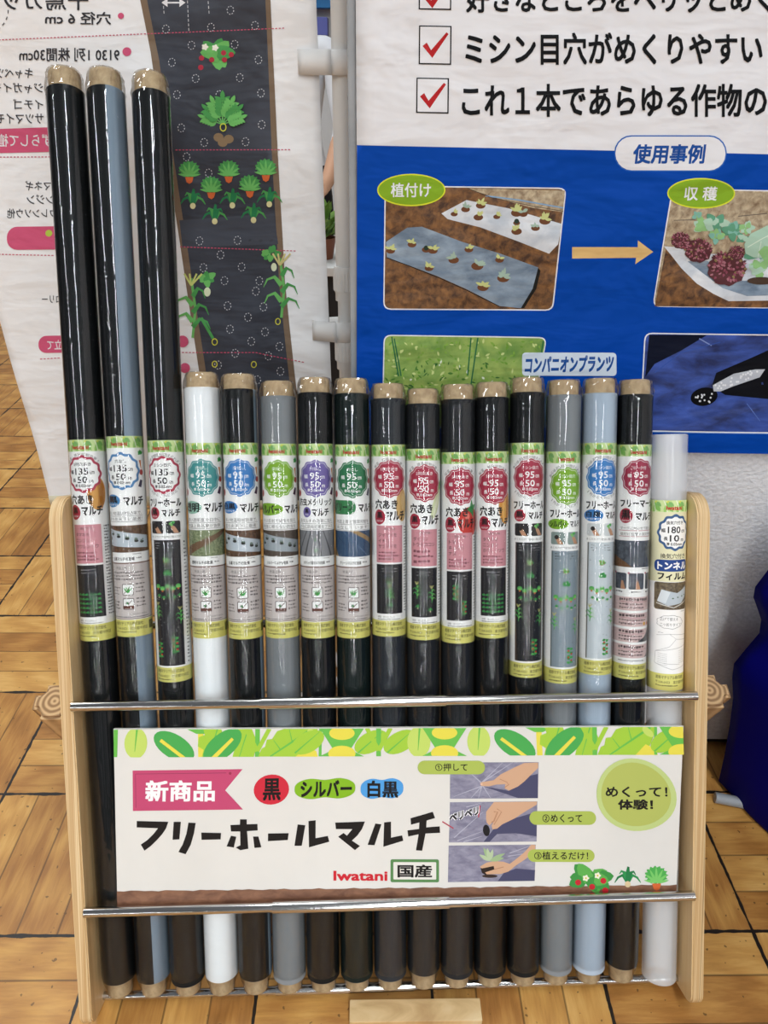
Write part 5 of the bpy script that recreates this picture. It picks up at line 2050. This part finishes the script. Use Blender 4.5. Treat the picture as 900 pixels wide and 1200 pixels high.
# ------------------------------------------------------------------ wooden block under the rack
bm = bmesh.new()
box(bm, (0, 0, 0), (0.207, 0.032, 0.024), 0.0012)
o = bm_obj('wooden_block', bm, mat_pine('block_pine'))
o.location = (-0.0412, 0.5285, 0.0003)
o.rotation_euler = (0, 0, math.radians(1.5))
tag(o, 'short raw wood block lying on the floor under the rack', 'wood block')

# ------------------------------------------------------------------ cloth-covered table at the right
CLB, nt, p = new_mat('blue_tablecloth')
p.inputs['Base Color'].default_value = lin('#000068')
p.inputs['Roughness'].default_value = 0.7
p.inputs['Specular IOR Level'].default_value = 0.1
bump_to(nt, p, noise_tex(nt, obj_vec(nt), 260, 2), 0.2, 0.001)
tb = empty('folding_table', 'folding table hidden under the blue cloth at the right, grey foot showing', 'table', (0.70, 0.62, 0))
bm = bmesh.new()
box(bm, (0.10, -0.42, 0.655), (0.98, 0.36, 0.68), 0.004)
bm_obj('tabletop', bm, MAT['white'], tb)
for x in (0.16, 0.92):
    for y in (-0.36, 0.30):
        bm = bmesh.new()
        tube(bm, (x, y, 0.0), (x, y, 0.655), 0.013, 20)
        bm_obj('leg', bm, MAT['grey_metal'], tb, angle=40)
bm = bmesh.new()
tube(bm, (-0.005, 0.335, 0.012), (0.145, 0.30, 0.012), 0.011, 16)
bm_obj('foot_bar', bm, MAT['grey_metal'], tb, angle=40)

# the cloth: top sheet, then skirts falling with folds; the corner by the wall swings out to the left
bm = bmesh.new()
CY0, CY1 = 0.995, 0.17
edge = []
for px, py in ((940, 620), (912, 652), (899, 671), (886, 688), (884, 700), (889, 714), (893, 726), (891, 742), (874, 762), (861, 778), (859, 795), (860, 818), (856, 850), (850, 885), (843, 915), (839, 936)):
    q = survey(px, py, CY0)
    edge.append((q.x, max(0.004, q.z)))
edge = [(0.86, 0.682), (0.80, 0.682)] + [e for e in edge if e[1] < 0.66]
nY = 44
rows = []
for xl, z in edge:
    row = []
    fall = max(0.0, (0.68 - z) / 0.68)
    for j in range(nY + 1):
        u = j / nY
        y = CY0 - u * (CY0 - CY1)
        off = 0.47 * (CY0 - y)
        near = math.exp(-((CY0 - y) / 0.12) ** 2)
        x = (xl - 0.72) * near + 0.72 + (0.075 * (1 - math.exp(-off / 0.075))) + 0.012 * fall * (1 - near) * (1 + math.sin(y * 38))
        row.append(bm.verts.new((max(x, 0.80 if z > 0.68 else 0) if z < 0.68 else max(xl, x), y, z)))
    rows.append(row)
for r0, r1 in zip(rows[:-1], rows[1:]):
    for j in range(nY):
        bm.faces.new((r0[j], r0[j + 1], r1[j + 1], r1[j]))
back = []
for xl, z in edge[1:]:
    row = []
    for i in range(13):
        u = i / 12
        row.append(bm.verts.new((xl + u * (1.70 - xl), CY0 + 0.012 * math.sin(u * 30) * (0.68 - z) * (u > 0), z)))
    back.append(row)
for r0, r1 in zip(back[:-1], back[1:]):
    for i in range(12):
        bm.faces.new((r0[i], r1[i], r1[i + 1], r0[i + 1]))
tx = [max(edge[0][0], v.co.x) for v in rows[0]]
topv = [[bm.verts.new((rows[0][j].co.x + (1.70 - rows[0][j].co.x) * i / 6, rows[0][j].co.y, 0.682)) for j in range(nY + 1)] for i in range(7)]
for r0, r1 in zip(topv[:-1], topv[1:]):
    for j in range(nY):
        bm.faces.new((r0[j], r1[j], r1[j + 1], r0[j + 1]))
bmesh.ops.remove_doubles(bm, verts=bm.verts[:], dist=0.0012)
o = bm_obj('tablecloth', bm, CLB, smooth=True)
md = o.modifiers.new('thick', 'SOLIDIFY')
md.thickness = 0.0015
tag(o, 'deep blue cloth hanging to the floor over the table at the right', 'tablecloth')

# ------------------------------------------------------------------ what shows through the slit between the banners
st = empty('stall_table', 'white-topped stall table far behind the slit between the banners', 'table', (-0.55, 2.75, 0))
bm = bmesh.new()
box(bm, (-0.35, -0.28, 0.70), (0.9, 0.28, 0.73), 0.004)
bm_obj('tabletop', bm, MAT['white'], st)
bm = bmesh.new()
box(bm, (-0.31, -0.25, 0.0), (0.86, 0.25, 0.70), 0.004)
bm_obj('skirt', bm, ink('#2b2a2c'), st)['label'] = 'dark table skirt'

pt = empty('potted_plant', 'small green potted plant on the far stall table', 'plant', (-0.235, 2.62, 0.73))
bm = bmesh.new()
lathe(bm, [(0, 0), (0.04, 0), (0.052, 0.07), (0.046, 0.07), (0.044, 0.06), (0, 0.06)], 24)
bm_obj('pot', bm, ink('#7d4a34'), pt, angle=40)
bm = bmesh.new()
rg = random.Random(2)
for k in range(60):
    a = rg.uniform(0, 2 * PI)
    e = rg.uniform(0.3, 1.5)
    d = Vector((math.cos(a) * math.cos(e), math.sin(a) * math.cos(e), math.sin(e)))
    b0 = Vector((0, 0, 0.06)) + d * rg.uniform(0.01, 0.07)
    L, Wd = rg.uniform(0.05, 0.09), 0.02
    sdv = d.cross(Vector((0, 0, 1))).normalized() * Wd
    up_ = Vector((0, 0, 0.01))
    v = [bm.verts.new(q) for q in (b0, b0 + d * L * 0.5 + sdv + up_, b0 + d * L, b0 + d * L * 0.5 - sdv + up_)]
    bm.faces.new(v)
bm_obj('foliage', bm, two_tone('leaf_green', '#4f7d2e', '#86a94a', 30), pt)

fb = tag(bm_obj('header_board', (lambda b: (box(b, (-1.6, 5.1, 1.63), (1.2, 5.19, 1.695), 0.004), b)[1])(bmesh.new()), ink('#2f78b8')), 'blue header board on the far hall wall', 'sign board')
fb2 = tag(bm_obj('notice_board', (lambda b: (box(b, (-1.0, 5.08, 1.495), (-0.38, 5.19, 1.585), 0.004), b)[1])(bmesh.new()), ink('#5a62a8')), 'purple-blue notice board on the far hall wall below the header', 'sign board')
bm_b = bmesh.new()
box(bm_b, (-3.4, 5.0, 1.76), (2.9, 5.19, 1.98), 0.01)
struct(bm_obj('trim_2', bm_b, ink('#6b665f')))

# the person behind the stall
per = empty('person', 'person in white shirt and black trousers behind the stall table, arm reaching forward', 'person', (-0.41, 3.42, 0))
J = {'pelvis': (0, 0, 0.93, 0.115), 'waist': (0, 0, 1.06, 0.11), 'chest': (0, -0.02, 1.26, 0.13), 'neckb': (0, -0.02, 1.42, 0.07), 'neck': (0, -0.03, 1.49, 0.05), 'head': (0, -0.05, 1.58, 0.082), 'crown': (0, -0.05, 1.67, 0.075),
     'shL': (-0.17, -0.02, 1.39, 0.062), 'elL': (-0.23, -0.10, 1.12, 0.042), 'wrL': (-0.16, -0.34, 1.0, 0.028), 'haL': (-0.14, -0.42, 0.98, 0.03),
     'shR': (0.17, -0.02, 1.39, 0.062), 'elR': (0.22, -0.12, 1.10, 0.042), 'wrR': (0.17, -0.38, 0.93, 0.028), 'haR': (0.14, -0.46, 0.90, 0.03),
     'hipL': (-0.09, 0, 0.88, 0.09), 'knL': (-0.10, -0.01, 0.49, 0.058), 'anL': (-0.10, 0.02, 0.09, 0.042), 'toL': (-0.10, -0.14, 0.04, 0.036),
     'hipR': (0.09, 0, 0.88, 0.09), 'knR': (0.10, -0.01, 0.49, 0.058), 'anR': (0.10, 0.02, 0.09, 0.042), 'toR': (0.10, -0.14, 0.04, 0.036)}
E_ = [('pelvis', 'waist'), ('waist', 'chest'), ('chest', 'neckb'), ('neckb', 'neck'), ('neck', 'head'), ('head', 'crown'), ('chest', 'shL'), ('shL', 'elL'), ('elL', 'wrL'), ('wrL', 'haL'), ('chest', 'shR'), ('shR', 'elR'), ('elR', 'wrR'), ('wrR', 'haR'),
      ('pelvis', 'hipL'), ('hipL', 'knL'), ('knL', 'anL'), ('anL', 'toL'), ('pelvis', 'hipR'), ('hipR', 'knR'), ('knR', 'anR'), ('anR', 'toR')]
for sd, hn, wn_ in ((-1, 'haL', 'wrL'), (1, 'haR', 'wrR')):
    h_ = Vector(J[hn][:3])
    d_ = (h_ - Vector(J[wn_][:3])).normalized()
    for k in range(4):
        off = (k - 1.5) * 0.018
        J[hn + 'f%d' % k] = (h_.x + off + d_.x * 0.03, h_.y - 0.03, h_.z - 0.004, 0.0085)
        ln_ = (0.052, 0.062, 0.058, 0.044)[k]
        J[hn + 'g%d' % k] = (h_.x + off * 1.1 + d_.x * 0.03, h_.y - 0.03 - ln_, h_.z - 0.028, 0.0075)
        E_ += [(hn, hn + 'f%d' % k), (hn + 'f%d' % k, hn + 'g%d' % k)]
    J[hn + 't'] = (h_.x - sd * 0.045, h_.y - 0.03, h_.z - 0.014, 0.0095)
    E_.append((hn, hn + 't'))
names = list(J)
me = bpy.data.meshes.new('body')
me.from_pydata([J[n][:3] for n in names], [(names.index(a), names.index(b)) for a, b in E_], [])
tmp = bpy.data.objects.new('body_rig', me)
COL.objects.link(tmp)
sk = tmp.modifiers.new('skin', 'SKIN')
for i, n in enumerate(names):
    me.skin_vertices[0].data[i].radius = (J[n][3], J[n][3] * (0.8 if n in ('chest', 'waist', 'pelvis') else 1.0))
me.skin_vertices[0].data[0].use_root = True
sb = tmp.modifiers.new('sub', 'SUBSURF')
sb.levels = sb.render_levels = 2
dg = bpy.context.evaluated_depsgraph_get()
dg.update()
bme = bpy.data.meshes.new_from_object(tmp.evaluated_get(dg))
bpy.data.objects.remove(tmp)
bme.materials.clear()
body = link_obj('body', bme, [ink('#c99a7c'), ink('#dfe1e6', 0.7), ink('#1c1d22', 0.7)], per, True)
for f in bme.polygons:
    c = f.center
    if c.z < 0.97 and abs(c.x) < 0.2 and c.y > -0.2 and not (c.y < -0.16):
        f.material_index = 2
    elif c.z < 1.44 and c.y > -0.2:
        f.material_index = 1
    else:
        f.material_index = 0
bm = bmesh.new()
bmesh.ops.create_uvsphere(bm, u_segments=24, v_segments=16, radius=0.1)
for v in bm.verts:
    v.co = Vector((v.co.x * 0.92, v.co.y * 1.0 - 0.035, v.co.z * 1.02 + 1.665))
bmesh.ops.bisect_plane(bm, geom=bm.verts[:] + bm.edges[:] + bm.faces[:], plane_co=(0, -0.06, 1.66), plane_no=(0, -0.75, -0.6), clear_outer=True)
bm_obj('hair', bm, ink('#15120f', 0.6), per, smooth=True)
for sd in (-1, 1):
    bm = bmesh.new()
    bmesh.ops.create_uvsphere(bm, u_segments=12, v_segments=8, radius=0.011, matrix=Matrix.Translation((sd * 0.032, -0.128, 1.60)))
    bm_obj('eye', bm, ink('#2a2320', 0.3), per, smooth=True)
bm = bmesh.new()
bmesh.ops.create_cone(bm, segments=8, radius1=0.016, radius2=0.005, depth=0.045, cap_ends=True, matrix=Matrix.Translation((0, -0.138, 1.565)))
bm_obj('nose', bm, ink('#c99a7c'), per, smooth=True)

bpy.data.objects.remove(_fo)
